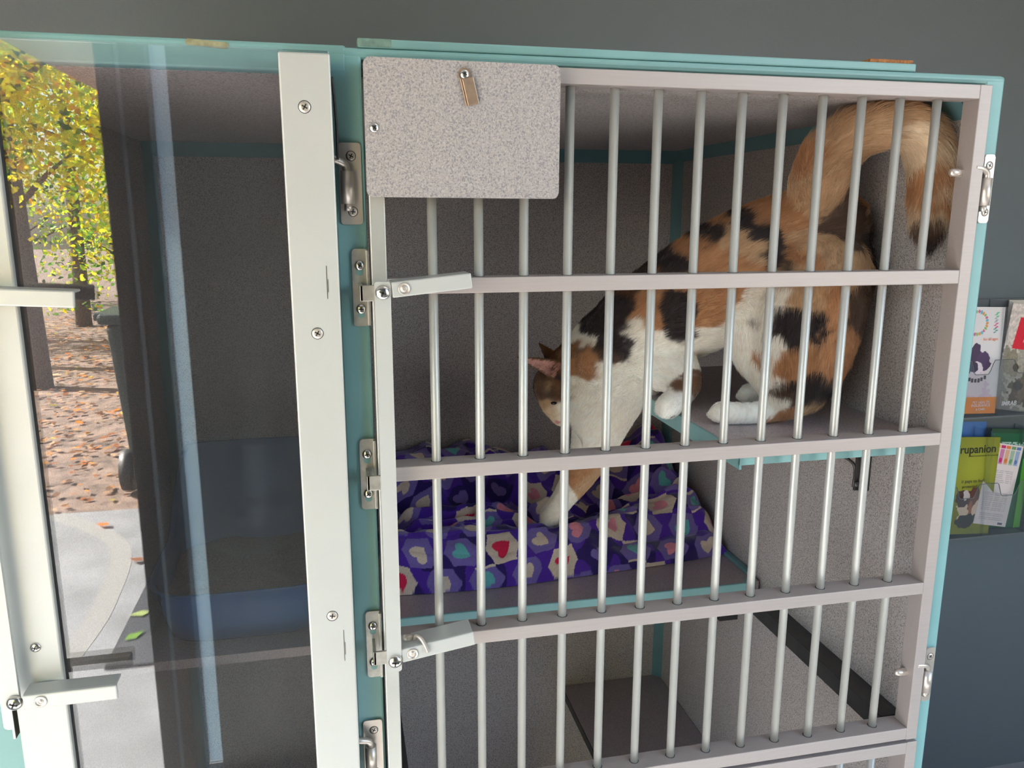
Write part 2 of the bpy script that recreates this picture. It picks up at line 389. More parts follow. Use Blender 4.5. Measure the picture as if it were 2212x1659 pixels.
def tree(x, y, h, rad, n, weights, label, zlow=.8, leaf=.075):
    t = thing('tree', label, 'tree', (x, y, GR), 'autumn trees beyond the walkway')
    bm = new(); lean = random.uniform(-.12, .12)
    pts = [(x+lean*k*.3*h/5, y, GR-.05+h*k/6) for k in range(7)]
    bm_tube(bm, pts, [.11-.013*k for k in range(7)], 10)
    obj('trunk', bm, 'bark', t)
    for k in range(6):
        zz = GR+zlow+(h-zlow)*random.uniform(.05, .7); a = random.uniform(0, 6.28); L = rad*random.uniform(.5, .9)
        bm = new(); p = spline([(x, y, zz), (x+L*.5*math.cos(a), y+L*.5*math.sin(a), zz+.25), (x+L*math.cos(a), y+L*math.sin(a), zz+.3+L*.2)], 5)
        bm_tube(bm, p, [.035-.03*i/len(p) for i in range(len(p))], 6); obj('branch', bm, 'bark', t)
    nc = 26; c = rng.normal(size=(nc, 3)); c /= np.linalg.norm(c, axis=1)[:, None]; c *= rng.uniform(.25, 1, (nc, 1))
    cen = np.stack([x+c[:, 0]*rad, y+c[:, 1]*rad, GR+(zlow+h)/2+c[:, 2]*(h-zlow)/2], 1)
    k = rng.integers(0, nc, n); p = cen[k]+rng.normal(size=(n, 3))*rad*.24
    off = p[:, :2]-np.array([x, y]); rr = np.linalg.norm(off, axis=1); p[:, :2] = np.array([x, y])+off*np.minimum(1, rad/rr)[:, None]
    p[:, 2] = np.maximum(p[:, 2], GR+.25)
    w = np.array(weights, float); w /= w.sum(); cc = PAL[rng.choice(len(PAL), n, p=w)]*rng.uniform(.7, 1.15, (n, 1))
    leaf_mesh('foliage', p, rng.uniform(.6, 1.3, n)*leaf, np.clip(cc, 0, 1), t)
    return t
tree(-2.75, -7.3, 4.6, 1.0, 8000, [9, 5, 2, 1, 2, .3], 'small yellow-leaved tree nearest the walkway', 1.3)
tree(-4.35, -8.9, 5.6, 1.1, 5500, [6, 4, 2, 1, 1.5, .5], 'yellow tree left of the nearest one, beyond the walkway', 1.0)
tree(-2.15, -9.7, 4.6, 1.05, 8000, [5, 3, 4, 3, 1, 1], 'yellow-green tree behind the nearest yellow tree', .3)
tree(-3.6, -11.8, 5.6, 1.35, 6500, [2, 3, 4, 4, .5, 3], 'green leafy tree in the second row of the wood', .3)
tree(-6.2, -11.4, 6.6, 1.2, 5500, [3, 3, 3, 3, 1, 2], 'mixed green and yellow tree at the far left of the wood', .6)
tree(-2.2, -15.0, 5.5, 1.8, 7000, [1, 3, 3, 4, 1, 3], 'dark green tree standing deep in the wood at the right', .3, .1)
tree(-6.0, -15.5, 8.0, 1.9, 8000, [2, 3, 3, 4, 1, 3], 'wide green tree closing the wood behind the others', .2, .11)
n = 9000; px = rng.uniform(-8, 2, n); py = rng.uniform(-13, -3.75, n)
cols = np.array([lin(c) for c in [(205, 150, 90), (170, 110, 70), (225, 190, 150), (235, 140, 50), (120, 85, 60), (215, 195, 70)]])[rng.choice(6, n, p=[.3, .25, .15, .08, .18, .04])]*rng.uniform(.7, 1.1, (n, 1))
o = leaf_mesh('fallen_leaves', np.stack([px, py, GR-.01+rng.uniform(0, .02, n)], 1), rng.uniform(.04, .09, n), np.clip(cols, 0, 1), None, 1)
tag(o, 'carpet of dry fallen leaves on the ground beside the walkway', 'fallen leaves', kind='stuff')
for i, (lx, ly, cc, ll) in enumerate([(-1.25, -3.45, (210, 120, 60), 'orange dry leaf on the walkway near the leaf litter'), (-.985, -2.96, (150, 100, 70), 'brown dry leaf on the walkway beside the pale curved band'), (-.855, -2.41, (175, 190, 120), 'pale green leaf lying on the doormat'), (-.835, -2.235, (120, 160, 70), 'greener leaf lying nearer the door on the doormat')]):
    o = leaf_mesh('fallen_leaf', np.array([[lx, ly, GR+.022]]), np.array([.08]), np.array([lin(cc)]), None, 3)
    tag(o, ll, 'leaf', 'single leaves near the door')

# ---------------------------------------------------------------- the cage cabinet
XW, XL, YB, ZC, ZB = .660, -.375, .812, .003, -1.62      # inner right wall, inner left wall, back, ceiling, bottom
cab = thing('cage_cabinet', 'tall teal and grey laminate cat cage cabinet with barred doors and an acrylic door', 'cage cabinet', (.15, .4, FLOOR))
# face frame
bm = new()
FY0, FY1 = 0.0, .018
for b in ((.6565, .6815, ZB, .025), (-.046, -.0165, ZB, .020), (-.42, -.362, ZB, .022)):
    bm_box(bm, b[0], b[1], FY0, FY1, b[2], b[3], bev=.0025)
bm_box(bm, -.42, .6815, FY0-.0005, FY1, .0165, .0262, bev=.004)
bm_box(bm, -.42, -.03, FY0-.0003, FY1, .003, .0275, bev=.0025)
bm_box(bm, -.42, .6815, FY0, FY1, ZB-.03, ZB+.03, bev=.002)
obj('face_frame', bm, 'teal', cab)
def panel(name, *b, m='lam'): return boxobj(name, b, m, cab)
panel('back_panel', -.42, .68, YB, YB+.018, ZB, .02)
panel('right_side_panel', XW, .679, FY1, YB, ZB, .02)
panel('left_side_panel', -.42, XL, FY1, YB, ZB, .02)
panel('partition', -.0445, -.018, FY1, YB, ZB, .0)
panel('top_panel', -.42, .68, FY1, YB, ZC, .022)
panel('bottom_panel', -.42, .68, FY1, YB, ZB-.02, ZB)
# the outside of the top and right side is teal
panel('top_skin', -.42, .68, FY1+.001, YB+.018, .0222, .0235, m='teal')
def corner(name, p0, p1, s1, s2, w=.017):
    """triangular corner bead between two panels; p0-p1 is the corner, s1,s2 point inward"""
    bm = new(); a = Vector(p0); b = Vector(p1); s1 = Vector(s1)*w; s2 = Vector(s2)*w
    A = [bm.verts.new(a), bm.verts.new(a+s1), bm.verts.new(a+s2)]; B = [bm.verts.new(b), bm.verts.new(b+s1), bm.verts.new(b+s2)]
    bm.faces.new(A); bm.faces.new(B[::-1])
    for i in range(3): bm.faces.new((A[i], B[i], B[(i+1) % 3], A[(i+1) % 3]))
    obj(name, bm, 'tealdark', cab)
corner('corner_trim', (XW, YB, ZB), (XW, YB, ZC), (-1, 0, 0), (0, -1, 0))
corner('corner_trim', (-.018, YB, ZC), (XW, YB, ZC), (0, -1, 0), (0, 0, -1), .024)
corner('corner_trim', (XW, FY1, ZC), (XW, YB, ZC), (-1, 0, 0), (0, 0, -1), .02)
corner('corner_trim', (XL, YB, ZC), (-.0445, YB, ZC), (0, -1, 0), (0, 0, -1), .024)
corner('corner_trim', (XL, YB, ZB), (XL, YB, ZC), (1, 0, 0), (0, -1, 0), .018)
# lower floor with the pass-through hole on its left
bm = new(); bm_box(bm, .423, XW, .03, YB, -1.207, -1.187, bev=.002); obj('lower_floor', bm, 'shelfdark', cab)
bm = new(); bm_box(bm, .4215, .4232, .03, YB, -1.206, -1.188); obj('floor_edging', bm, 'iron', cab)
# teal cleat under the lower floor (its edge board)
# shelf angles on the side walls
for s, nm in ((1, 'shelf_angle'), (-1, 'shelf_angle')):
    bm = new()
    x0, x1 = (.627, XW) if s > 0 else (-.018, .012)
    bm_box(bm, x0, x1, .0215, YB, -.7705, -.7685, bev=.0008)
    bm_box(bm, (x0+.003) if s > 0 else x0, x1 if s > 0 else x1-.003, .045, YB, -.797, -.7705)
    obj(nm, bm, 'iron', cab)
# ---- barred door
door = boxobj('barred_door', (.638, .6533, -.015, .009, -.7795, .0135), 'rail', cab, bev=.0008)
def rod(parent, i, z0, z1):
    bm = new(); bm_cyl(bm, (i*.046, 0, z0), (i*.046, 0, z1), .0047, seg=24); obj('bar', bm, 'alu', parent)
def rail(parent, x0, x1, z0, z1, bars, rings=True, name='rail'):
    bm = new(); bm_box(bm, x0, x1, -.015, .013, z0, z1, bev=.0008)
    if rings:
        for i in bars:
            bm_lathe(bm, (i*.046, 0, z1), (0, 0, 1), [(.0057, -.0001), (.0057, .0003), (.0047, .0003)], mi=1)
    obj(name, bm, ['rail', 'hole'], parent)
for b in ((-.0145, .0003),):
    boxobj('stile', (b[0], b[1], -.015, .015, -.7795, .0135), 'alu', door, bev=.001)
ALL = range(1, 14)
rail(door, .0003, .638, -.0012, .0134, ALL, False)
for z0, z1 in ((-.1995, -.1842), (-.3885, -.3735), (-.578, -.563), (-.7785, -.7625)): rail(door, .0003, .638, z0, z1, ALL)
for i in ALL: rod(door, i, -.765, 0)
# latch strip joining the two levers
bm = new(); bm_plate(bm, -.0062, -.3825, .0148, .396, -.0465, -.0425, .002, bev=.0006); obj('latch_strip', bm, 'white', door)
pan_screw(door, -.0062, -.0465, -.1945, .0072, tall=.55); pan_screw(door, -.0054, -.0465, -.5690, .0072, tall=.55, rot=.1)
for z in (-.196, -.382, -.571):
    bm = new(); bm_box(bm, -.0265, -.012, -.034, -.0315, z-.0075, z+.0075, bev=.0006); bm_box(bm, -.0265, -.0235, -.034, -.006, z-.0075, z+.0075, bev=.0006)
    obj('latch_tongue', bm, 'zinc', door)
    bm = new(); bm_box(bm, -.0125, -.0045, -.0425, -.0315, z-.006, z+.006); obj('latch_block', bm, 'steel', door)
def lever(parent, px, pz, ang, L=.0755, h=.0145, y=-.0455, name='latch_lever'):
    mt = Matrix.Translation((px, 0, pz)) @ Matrix.Rotation(-ang, 4, 'Y')
    bm = new(); bm_box(bm, 0, L, y, y+.0035, -h/2, h/2, bev=.0012, mtx=mt)
    bm_box(bm, 0, L-.001, y+.0025, -.0165, h/2-.0022, h/2, bev=.0006, mtx=mt)
    bm_box(bm, 0, L-.001, y+.0025, -.030, -h/2, -h/2+.0022, bev=.0006, mtx=mt)
    o = obj(name, bm, 'white', parent)
    c = mt @ Vector((.0115, 0, 0))
    bm = new(); bm_lathe(bm, (c.x, y, c.z), (0, -1, 0), [(.0056, 0), (.0056, .0012), (.0048, .0014), (.0046, .0004), (.0030, .0004), (.0028, .0012), (.0012, .0013), (0, .0009)])
    obj('rivet', bm, 'steel', parent)
    return o
lever(door, .0022, -.1925, math.radians(5.8)); lever(door, .0012, -.5650, math.radians(8.5), .0765, .0150)
# small wire loop holding the lower lever
bm = new(); bm_tube(bm, spline([(.016, -.030, -.556), (.018, -.036, -.549), (.022, -.041, -.550), (.026, -.046, -.556), (.028, -.050, -.561)], 5), .0022, 10)
bm_lathe(bm, (.010, -.026, -.5565), (0, 0, 1), [(.0055, 0), (.005, .003), (.003, .0048), (0, .005)])
obj('wire_keeper', bm, 'steel', door)
def cap_nut(parent, z):
    bm = new(); bm_cyl(bm, (.638, 0, z), (.632, 0, z), .0052, seg=6, smooth=False)
    bm_lathe(bm, (.632, 0, z), (-1, 0, 0), [(.0046, 0), (.0046, .004), (.0040, .0068), (.0025, .0086), (0, .0092)])
    obj('cap_nut', bm, 'steel', parent)
cap_nut(door, -.0775); cap_nut(door, -.6915)
# lower barred door, only its top shows
ld = boxobj('lower_barred_door', (.6405, .6555, -.015, .015, -1.58, -.7835), 'rail', cab, bev=.0008)
boxobj('stile', (-.0145, .0003, -.015, .015, -1.58, -.7835), 'alu', ld, bev=.001)
rail(ld, .0003, .6405, -.8, -.784, ALL, False); rail(ld, .0003, .6405, -1.58, -1.566, ALL, False)
for i in ALL:
    bm = new(); bm_cyl(bm, (i*.046+.004, 0, -1.57), (i*.046+.004, 0, -.79), .0047, seg=24); obj('bar', bm, 'alu', ld)
# strike plates
def strike(x, z, h=.0745):
    bm = new(); bm_plate(bm, x, z, .0165, h, -.0030, -.0002, .0035, bev=.0004)
    for dz in (.0215, -.0195): bm_plate(bm, x-.001, z+dz-.003, .0068, .0135, -.0034, -.0029, .0033, mi=1)
    bm_box(bm, x+.0052, x+.0080, -.0075, -.0025, z-h/2+.001, z+h/2-.001, bev=.0006)
    o = obj('strike_plate', bm, ['zinc', 'teal'], cab)
    for dz in (.0215, -.0205): pan_screw(o, x-.001, -.0032, z+dz, .0050, rot=random.uniform(0, 1.5))
strike(-.0240, -.1935); strike(-.0235, -.3825); strike(-.0242, -.572, .0765)
def hinge(x, z, kx, w=.0205, h=.075, side=-1):
    bm = new(); bm_plate(bm, x, z, w, h, -.0022, -.0002, .003, bev=.0004)
    o = obj('hinge', bm, 'steel', cab)
    bm = new(); bm_cyl(bm, (kx, -.0085, z-.0185), (kx, -.0085, z+.0115), .0062, seg=24)
    bm_cyl(bm, (kx, -.0085, z-.025), (kx, -.0085, z-.0185), .0036, seg=20)
    bm_box(bm, min(kx, x)-.0, max(kx, x)+.0, -.006, -.002, z-.0185, z+.0115)
    bm_tube(bm, spline([(kx, -.0085, z+.011), (kx-.002*abs(side), -.0095, z+.0175), (kx-.011, -.012, z+.0215), (kx-.02, -.012, z+.0225)], 5), .0036, 12)
    obj('knuckle', bm, 'steel', o)
    flat_screw(o, x+(.001 if side < 0 else 0), -.0022, z+.0255, .0042, rot=.5); flat_screw(o, x+.001, -.0022, z-.0255, .0042, rot=.2)
hinge(-.0302, -.0958, -.0335); hinge(-.0292, -.7000, -.0325)
hinge(.6722, -.0950, .6645, .0135, side=1); hinge(.6712, -.6990, .6635, .0135, side=1)
# name plate
pl = None
bm = new(); bm_plate(bm, .0735, -.0485, .1805, .1205, -.0365, -.0325, .006, rot=math.radians(-.25), bev=.0003); pl = obj('name_plate', bm, 'plate', cab)
pan_screw(pl, -.0086, -.0365, -.0479, .0043, rot=.6)
for xx in (.0, .15):
    boxobj('spacer', (xx-.006, xx+.006, -.0325, -.015, -.012, .008), 'steel', pl)
mt = Matrix.Translation((.0745, 0, -.0005)) @ Matrix.Rotation(math.radians(-13), 4, 'Y')
bm = new(); bm_box(bm, -.0045, .0062, -.0405, -.0385, -.0265, -.003, bev=.0006, mtx=mt); bm_box(bm, -.0058, -.0045, -.0385, -.0365, -.026, .003, bev=.0004, mtx=mt)
bm_plate(bm, .0735, .0002, .011, .011, -.0385, -.0366, .005); obj('card_clip', bm, 'brass', pl)
pan_screw(pl, .0735, -.0386, .0000, .0042, rot=.3)
# ---- acrylic door (left)
ad = boxobj('acrylic_door', (-.356, -.0455, -.0300, -.0245, -1.60, .0165), 'glass', cab, bev=.0006, label='clear scratched acrylic sheet door with grey end stiles')
bm = new(); bm_box(bm, -.0885, -.0446, -.0375, -.0302, -1.60, .0132, bev=.0016); obj('door_stile', bm, 'white', ad)
bm = new(); bm_box(bm, -.3585, -.3146, -.0375, -.0302, -1.60, .0132, bev=.0016); obj('door_stile', bm, 'white', ad)
bm = new(); bm_box(bm, -.0860, -.0470, -.0243, -.0012, -1.60, .012); obj('light_stop', bm, 'black', ad)  # black filler added behind each stile to stop light leaking through
bm = new(); bm_box(bm, -.3535, -.3200, -.0243, -.0012, -1.60, .012); obj('light_stop', bm, 'black', ad)
bm = new(); bm_tube(bm, spline([(-.0440, -.030, -.005), (-.0425, -.026, -.022), (-.0415, -.022, -.045), (-.0415, -.018, -.075)], 6), .0012, 8); obj('seal_strip', bm, 'black', ad)
for x, z in ((-.0682, -.0319), (-.0666, -.2318), (-.0656, -.5166), (-.0650, -.85), (-.3353, -.5182), (-.336, -.05)):
    flat_screw(ad, x, -.0375, z, .0050, rot=random.uniform(0, 1.5)) if x > -.3 else pan_screw(ad, x, -.0375, z, .0048)
# small scuffs of the stile
for x, z, h in ((-.0562, -.185, .03), (-.0556, -.55, .034)):
    bm = new(); bm_box(bm, x, x+.0006, -.0377, -.0370, z-h/2, z+h/2); bm_box(bm, x+.001, x+.0015, -.0377, -.0370, z-h*.3, z+h*.1); obj('scuff', bm, 'iron', ad)
# left latch strip and levers
bm = new(); bm_plate(bm, -.3553, -.375, .0145, .388, -.0535, -.0495, .002, bev=.0006); obj('latch_strip', bm, 'white', ad)
pan_screw(ad, -.3520, -.0540, -.5625, .0072, tall=.6)
for px_, pz_, ang_, L_v in ((-.3455, -.1895, -3.2, .0830), (-.3430, -.5600, .2, .0800)):
    mt = Matrix.Translation((px_, 0, pz_)) @ Matrix.Rotation(-math.radians(ang_), 4, 'Y')
    bm = new(); bm_box(bm, 0, L_v, -.0610, -.0575, -.0072, .0072, bev=.0014, mtx=mt)
    bm_box(bm, 0, L_v-.001, -.0585, -.0395, .0050, .0072, bev=.0006, mtx=mt)
    obj('latch_lever', bm, 'white', ad)
    c = mt @ Vector((.0150, 0, 0)); bm = new(); bm_lathe(bm, (c.x, -.0610, c.z), (0, -1, 0), [(.0054, 0), (.0054, .001), (.0044, .0012), (.004, .0003), (.0022, .0003), (.002, .001), (0, .0012)]); obj('rivet', bm, 'steel', ad)
    bm = new(); bm_box(bm, px_+.002, px_+.022, -.0500, -.0375, pz_-.006, pz_+.004); obj('lever_pivot', bm, 'black', ad)
bm = new(); bm_plate(bm, -.3735, -.578, .0165, .075, -.0120, -.0085, .0035, bev=.0005); bm_box(bm, -.3675, -.3650, -.0300, -.0085, -.615, -.542, bev=.0005); so = obj('strike_plate', bm, 'zinc', cab)
bm = new(); bm_box(bm, -.3660, -.3560, -.0300, -.0270, -.5850, -.5700, bev=.0006); obj('latch_tongue', bm, 'zinc', ad)
# shelf inside the left compartment
boxobj('left_shelf', (XL, -.0445, .44, YB, -.828, -.812), 'shelfdark', cab)

bm = new(); bm_plate(bm, -.150, .0235, .036, .0055, -.0012, -.0002, .0026, rot=-.06)
M['chip'] = mat('worn_laminate_edge', (.33, .33, .20), .8, var=.3, vscale=150)
obj('chipped_edge', bm, 'chip', cab)

# ---------------------------------------------------------------- board lying on the cabinet
tb = thing('top_board', 'thin teal board with chipped raw wood end lying on top of the cage cabinet', 'board', (.27, .1, .0262))
boxobj('board', (-.0193, .5690, .001, .20, .0264, .0345), 'teal', tb, bev=.0015)
bm = new(); bm_box(bm, .515, .5675, .0045, .17, .0345, .0385, bev=.0008); obj('raw_wood_end', bm, 'wood', tb)
M['scuffy'] = mat('chipped_teal_edge', (.20, .33, .29), .7, var=.3, vscale=90)
boxobj('scuffed_corner', (-.0195, .012, .0006, .02, .0270, .0347), 'scuffy', tb, bev=.0012)

# ---------------------------------------------------------------- shelves (they lift out)
ms = thing('resting_shelf', 'wide grey laminate shelf with teal front edge under the fleece blanket', 'shelf', (.32, .6, -.768))
boxobj('panel', (-.012, .655, .388, .805, -.7684, -.7515), 'shelfdark', ms, bev=.001)
bm = new(); bm_box(bm, -.012, .640, .3835, .3882, -.7880, -.7508, bev=.0015)
bm_cyl(bm, (.640, .3935, -.7880), (.640, .3935, -.7508), .0098, seg=24); obj('front_edging', bm, 'teal', ms)
bm = new(); bm_box(bm, .6460, .6585, .41, .80, -.7675, -.7455, bev=.002); obj('side_edging', bm, 'tealdark', ms)
for x0 in (.590, .022):
    boxobj('runner', (x0, x0+.035, .40, .79, -.828, -.7685), 'black', ms, bev=.001)
us = thing('perch_shelf', 'small grey perch shelf with teal edges high in the right corner under the cat', 'shelf', (.53, .25, -.391))
boxobj('panel', (.4035, .6595, .022, .52, -.4065, -.3910), 'shelf', us, bev=.0008)
bm = new(); bm_box(bm, .4005, .4035, .019, .52, -.4140, -.3908, bev=.0008); bm_box(bm, .4005, .6595, .0185, .0220, -.4085, -.3908, bev=.0008); obj('edging', bm, 'teal', us)
bm = new(); bm_tube(bm, spline([(.4000, .125, -.408), (.3960, .125, -.415), (.3975, .120, -.4245), (.4060, .118, -.4265), (.4085, .118, -.4205)], 5), .0018, 8); obj('hook', bm, 'steel', us)
bm = new(); bm_box(bm, .640, .6590, .135, .1385, -.4970, -.4085, bev=.0006); bm_box(bm, .645, .6595, .1300, .1440, -.4970, -.4085, bev=.0006)
bm_tube(bm, spline([(.560, .150, -.410), (.610, .146, -.441), (.636, .143, -.456), (.642, .140, -.468), (.640, .138, -.492)], 5), .0022, 8)
bm_lathe(bm, (.6420, .133, -.487), (0, -1, 0), [(.0045, 0), (.004, .002), (0, .003)])
obj('folding_bracket', bm, 'iron', us)

# ---------------------------------------------------------------- litter pan behind the acrylic door
lp = thing('litter_pan', 'blue plastic high-backed litter pan behind the acrylic door', 'litter pan', (-.21, .62, -.8))
def pan_ring(t, grow=0.0, n=56):
    out = []
    for i in range(n):
        a = 2*math.pi*i/n; ca, sa = math.cos(a), math.sin(a)
        sx = (.135+.016*t)+grow; sy = (.150+.022*t)+grow
        x = sx*math.copysign(abs(ca)**.45, ca); y = sy*math.copysign(abs(sa)**.45, sa)
        front = max(0, -sa)
        top = -.715 if sa < 0 else -.715+.155*min(1, max(0, (sa-.15)/.6))**1.0
        if sa < 0 and ca > .45: top += .012*(ca-.45)/.55
        z = -.81+(top+.81)*t
        out.append((-.2155+x, .632+y, z))
    return out
bm = new(); R = []
for t, g in ((.0, -.02), (0, -.004), (.06, 0), (.35, 0), (.7, 0), (.97, 0), (1.0, .006), (1.015, .004), (1.0, -.002), (.96, -.004), (.5, -.004), (.06, -.006)):
    R.append([bm.verts.new(p) for p in pan_ring(t, g)])
for a, b in zip(R, R[1:]):
    for i in range(len(a)):
        f = bm.faces.new((a[i], a[(i+1) % len(a)], b[(i+1) % len(a)], b[i])); f.smooth = True
bm.faces.new(R[0]); bm.faces.new(R[-1]); obj('tray', bm, 'pan', lp)
bm = new()
ring = pan_ring(.5, -.006)
top = [bm.verts.new((x, y, -.752+.006*math.sin(40*x)*math.cos(31*y))) for x, y, z in ring]; c = bm.verts.new((-.2155, .632, -.745))
mid = [bm.verts.new((-.2155+(x+.2155)*.55, .632+(y-.632)*.55, -.748+.008*math.sin(60*x+3)*math.cos(50*y))) for x, y, z in ring]
for i in range(len(ring)):
    j = (i+1) % len(ring); f = bm.faces.new((top[i], top[j], mid[j], mid[i])); f.smooth = True; f = bm.faces.new((mid[i], mid[j], c)); f.smooth = True
o = obj('clay_litter', bm, 'litter'); tag(o, 'brown clay litter filling the blue pan', 'litter', kind='stuff')

# ---------------------------------------------------------------- fleece blanket
def smooth(a, b, x):
    t = np.clip((x-a)/(b-a), 0, 1); return t*t*(3-2*t)
def vnoise(x, y, seed=0):
    """value noise, vectorised"""
    xi = np.floor(x).astype(int); yi = np.floor(y).astype(int); fx = x-xi; fy = y-yi
    fx = fx*fx*(3-2*fx); fy = fy*fy*(3-2*fy)
    def h(a, b):
        v = (a*374761393+b*668265263+seed*1442695041) & 0xffffffff
        v = ((v ^ (v >> 13))*1274126177) & 0xffffffff
        return ((v ^ (v >> 16)) & 0xffff)/65535
    return (h(xi, yi)*(1-fx)+h(xi+1, yi)*fx)*(1-fy)+(h(xi, yi+1)*(1-fx)+h(xi+1, yi+1)*fx)*fy
SH = -.7515
BX0, BX1 = .004, .652
def fold_height(x, y):
    """height of the crumpled blanket above the shelf; x along the shelf, y depth 0..1"""
    d = y + .055*np.sin(7*x+.6) + .03*np.sin(17*x+2) + .02*(vnoise(x*14, y*5, 3)-.5)
    front = .082 + .010*np.sin(5*x+1.5) + .006*vnoise(x*9, y*0, 8)
    h = front*np.sqrt(np.clip(1-((d-.15)/.17)**2, 0, 1))
    h = np.maximum(h, .045+.012*np.sin(9*x) )*1.0
    def ridge(c, w, a): return a*np.exp(-((d-c)/w)**2)
    h = np.maximum(h, front*np.exp(-np.clip(d-.13, 0, 1)**2/.004)*(d > .1))
    h += ridge(.36+.02*np.sin(11*x), .040, .024)+ridge(.50+.04*np.sin(8*x+2), .045, .032)+ridge(.27+.03*np.sin(6*x), .028, .020)
    h += .085*smooth(.55, .92, d+.03*np.sin(12*x))
    h += .016*smooth(.42, .6, x)*smooth(.3, .9, y)+.045*np.exp(-((x-.60)/.05)**2)*smooth(.10, .5, y)
    h += .02*np.exp(-((x-.08)/.12)**2)*smooth(.5, .9, y)
    # ridges running towards the back and crumples
    h += .018*np.exp(-((x-.12-.25*y)/.016)**2)*smooth(.2, .4, y)+.020*np.exp(-((x-.42+.2*y)/.02)**2)*smooth(.3, .5, y)
    h += .022*(vnoise(x*26, y*9, 1)-.5)*smooth(.1, .3, y)+.010*(vnoise(x*48, y*20, 5)-.5)
    # dent under the paw
    h -= .022*np.exp(-(((x-.313)/.035)**2+((y-.22)/.10)**2))
    return h
def blanket_pos(u, v):
    x = BX0+(BX1-BX0)*u; yy = v
    h = fold_height(x, np.clip((v-.06)/.88, 0, 1))
    ex = np.minimum(np.clip((BX1-x)/.045, 0, 1), 1); edge = np.sqrt(np.clip(1-(1-ex)**2, 0, 1))
    exl = np.clip((x-BX0)/.02, 0, 1); edge *= np.sqrt(np.clip(1-(1-exl)**2, 0, 1))
    fv = np.clip(v/.09, 0, 1); edge *= np.sqrt(np.clip(1-(1-fv)**2, 0, 1))
    y = .468+.335*v - .012*np.sin(9*x)*(1-v) + .03*np.clip((x-.45)/.19, 0, 1)**2*(1-v)
    z = SH+.0012+np.maximum(h, .004)*edge
    bulge = .010*np.sin(np.pi*np.clip(fv, 0, 1))*(v < .09)
    y = y-bulge
    return np.stack([x, y, z], 1)
NX, NY = 470, 380
def warpv(v): return v
uu, vv = np.meshgrid(np.linspace(0, 1, NX), np.linspace(0, 1, NY)**1.25)
Pb = blanket_pos(uu.ravel(), vv.ravel()).reshape(NY, NX, 3)
dv = np.linalg.norm(np.diff(Pb, axis=0), axis=2); Vc = np.vstack([np.zeros((1, NX)), np.cumsum(dv, 0)])
ker = np.ones(41)/41; Vc = np.apply_along_axis(lambda r: np.convolve(np.pad(r, 20, mode='edge'), ker, 'valid'), 1, Vc)
def heart(x, y):
    """inside test of a heart of unit size"""
    x = np.abs(x*1.15); y = y*1.15+.12
    return ((x**2+y**2-.16)**3-x**2*y**3*.9) < 0
FC = {k: np.array(lin(c)) for k, c in dict(purple=(82, 40, 168), deep=(46, 26, 108), lav=(126, 108, 184), cream=(228, 208, 190), red=(236, 34, 84), teal=(110, 195, 195), pink=(240, 150, 170)).items()}
def fleece_col(s, t):
    s = s+.006*(vnoise(s*45, t*45, 11)-.5); t = t+.006*(vnoise(s*45, t*45, 12)-.5)
    ch, cw = .054, .074
    row = np.floor(t/ch).astype(int); sx = s+cw*.5*(row % 2); cx = np.floor(sx/cw).astype(int)
    a = (sx/cw-cx)-.5; b = (t/ch-row)-.5
    hsh = (cx*7919+row*104729+cx*row*31) % 97
    out = np.repeat(FC['purple'][None], len(s), 0)
    out[vnoise(s*30, t*30, 4) > .62] = FC['deep']
    hexa = np.maximum(np.abs(a)*1.08+np.abs(b)*.42, np.abs(b)*.98) < .455
    kind = hsh % 6
    hexcol = np.where((kind == 0)[:, None], FC['cream'], np.where((kind == 1)[:, None], FC['deep'], FC['lav']))
    out = np.where(hexa[:, None], hexcol, out)
    lat = (np.abs(np.abs(b)-.47) < .05) & (np.abs(a) < .26) & (hsh % 3 == 0)
    out = np.where(lat[:, None], FC['cream'], out)
    ang = (hsh % 7)/7*2.4-1.2+np.where(hsh % 2 == 0, 1.57, 0); c_, s_ = np.cos(ang), np.sin(ang)
    hx = (a*cw*c_+b*ch*s_)/.035; hy = (-a*cw*s_+b*ch*c_)/.035
    hk = (hsh//5) % 5
    inner = heart(hx, hy)
    hc = np.where((kind == 0)[:, None], np.where((hk % 2 == 0)[:, None], FC['red'], FC['pink']),
         np.where((kind == 1)[:, None], np.where((hk < 3)[:, None], FC['red'], FC['lav']),
         np.where((kind == 2)[:, None], FC['cream'], np.where((hk < 2)[:, None], FC['teal'], np.where((hk < 4)[:, None], FC['cream'], FC['pink'])))))
    out = np.where(inner[:, None], hc, out)
    out *= (.88+.24*vnoise(s*900, t*900, 21))[:, None]
    return out
bl = paint_mesh('fleece_blanket', NX, NY, lambda u, v: Pb.reshape(-1, 3), lambda u, v: fleece_col(Pb[:, :, 0].ravel()+.15*0+.02*vnoise(Pb[:, :, 0].ravel()*5, Vc.ravel()*6, 2), Vc.ravel()+.012*np.sin(Pb[:, :, 0].ravel()*11)), 'fleece')
tag(bl, 'crumpled purple fleece blanket printed with red, cream and teal hearts on the middle shelf', 'blanket')

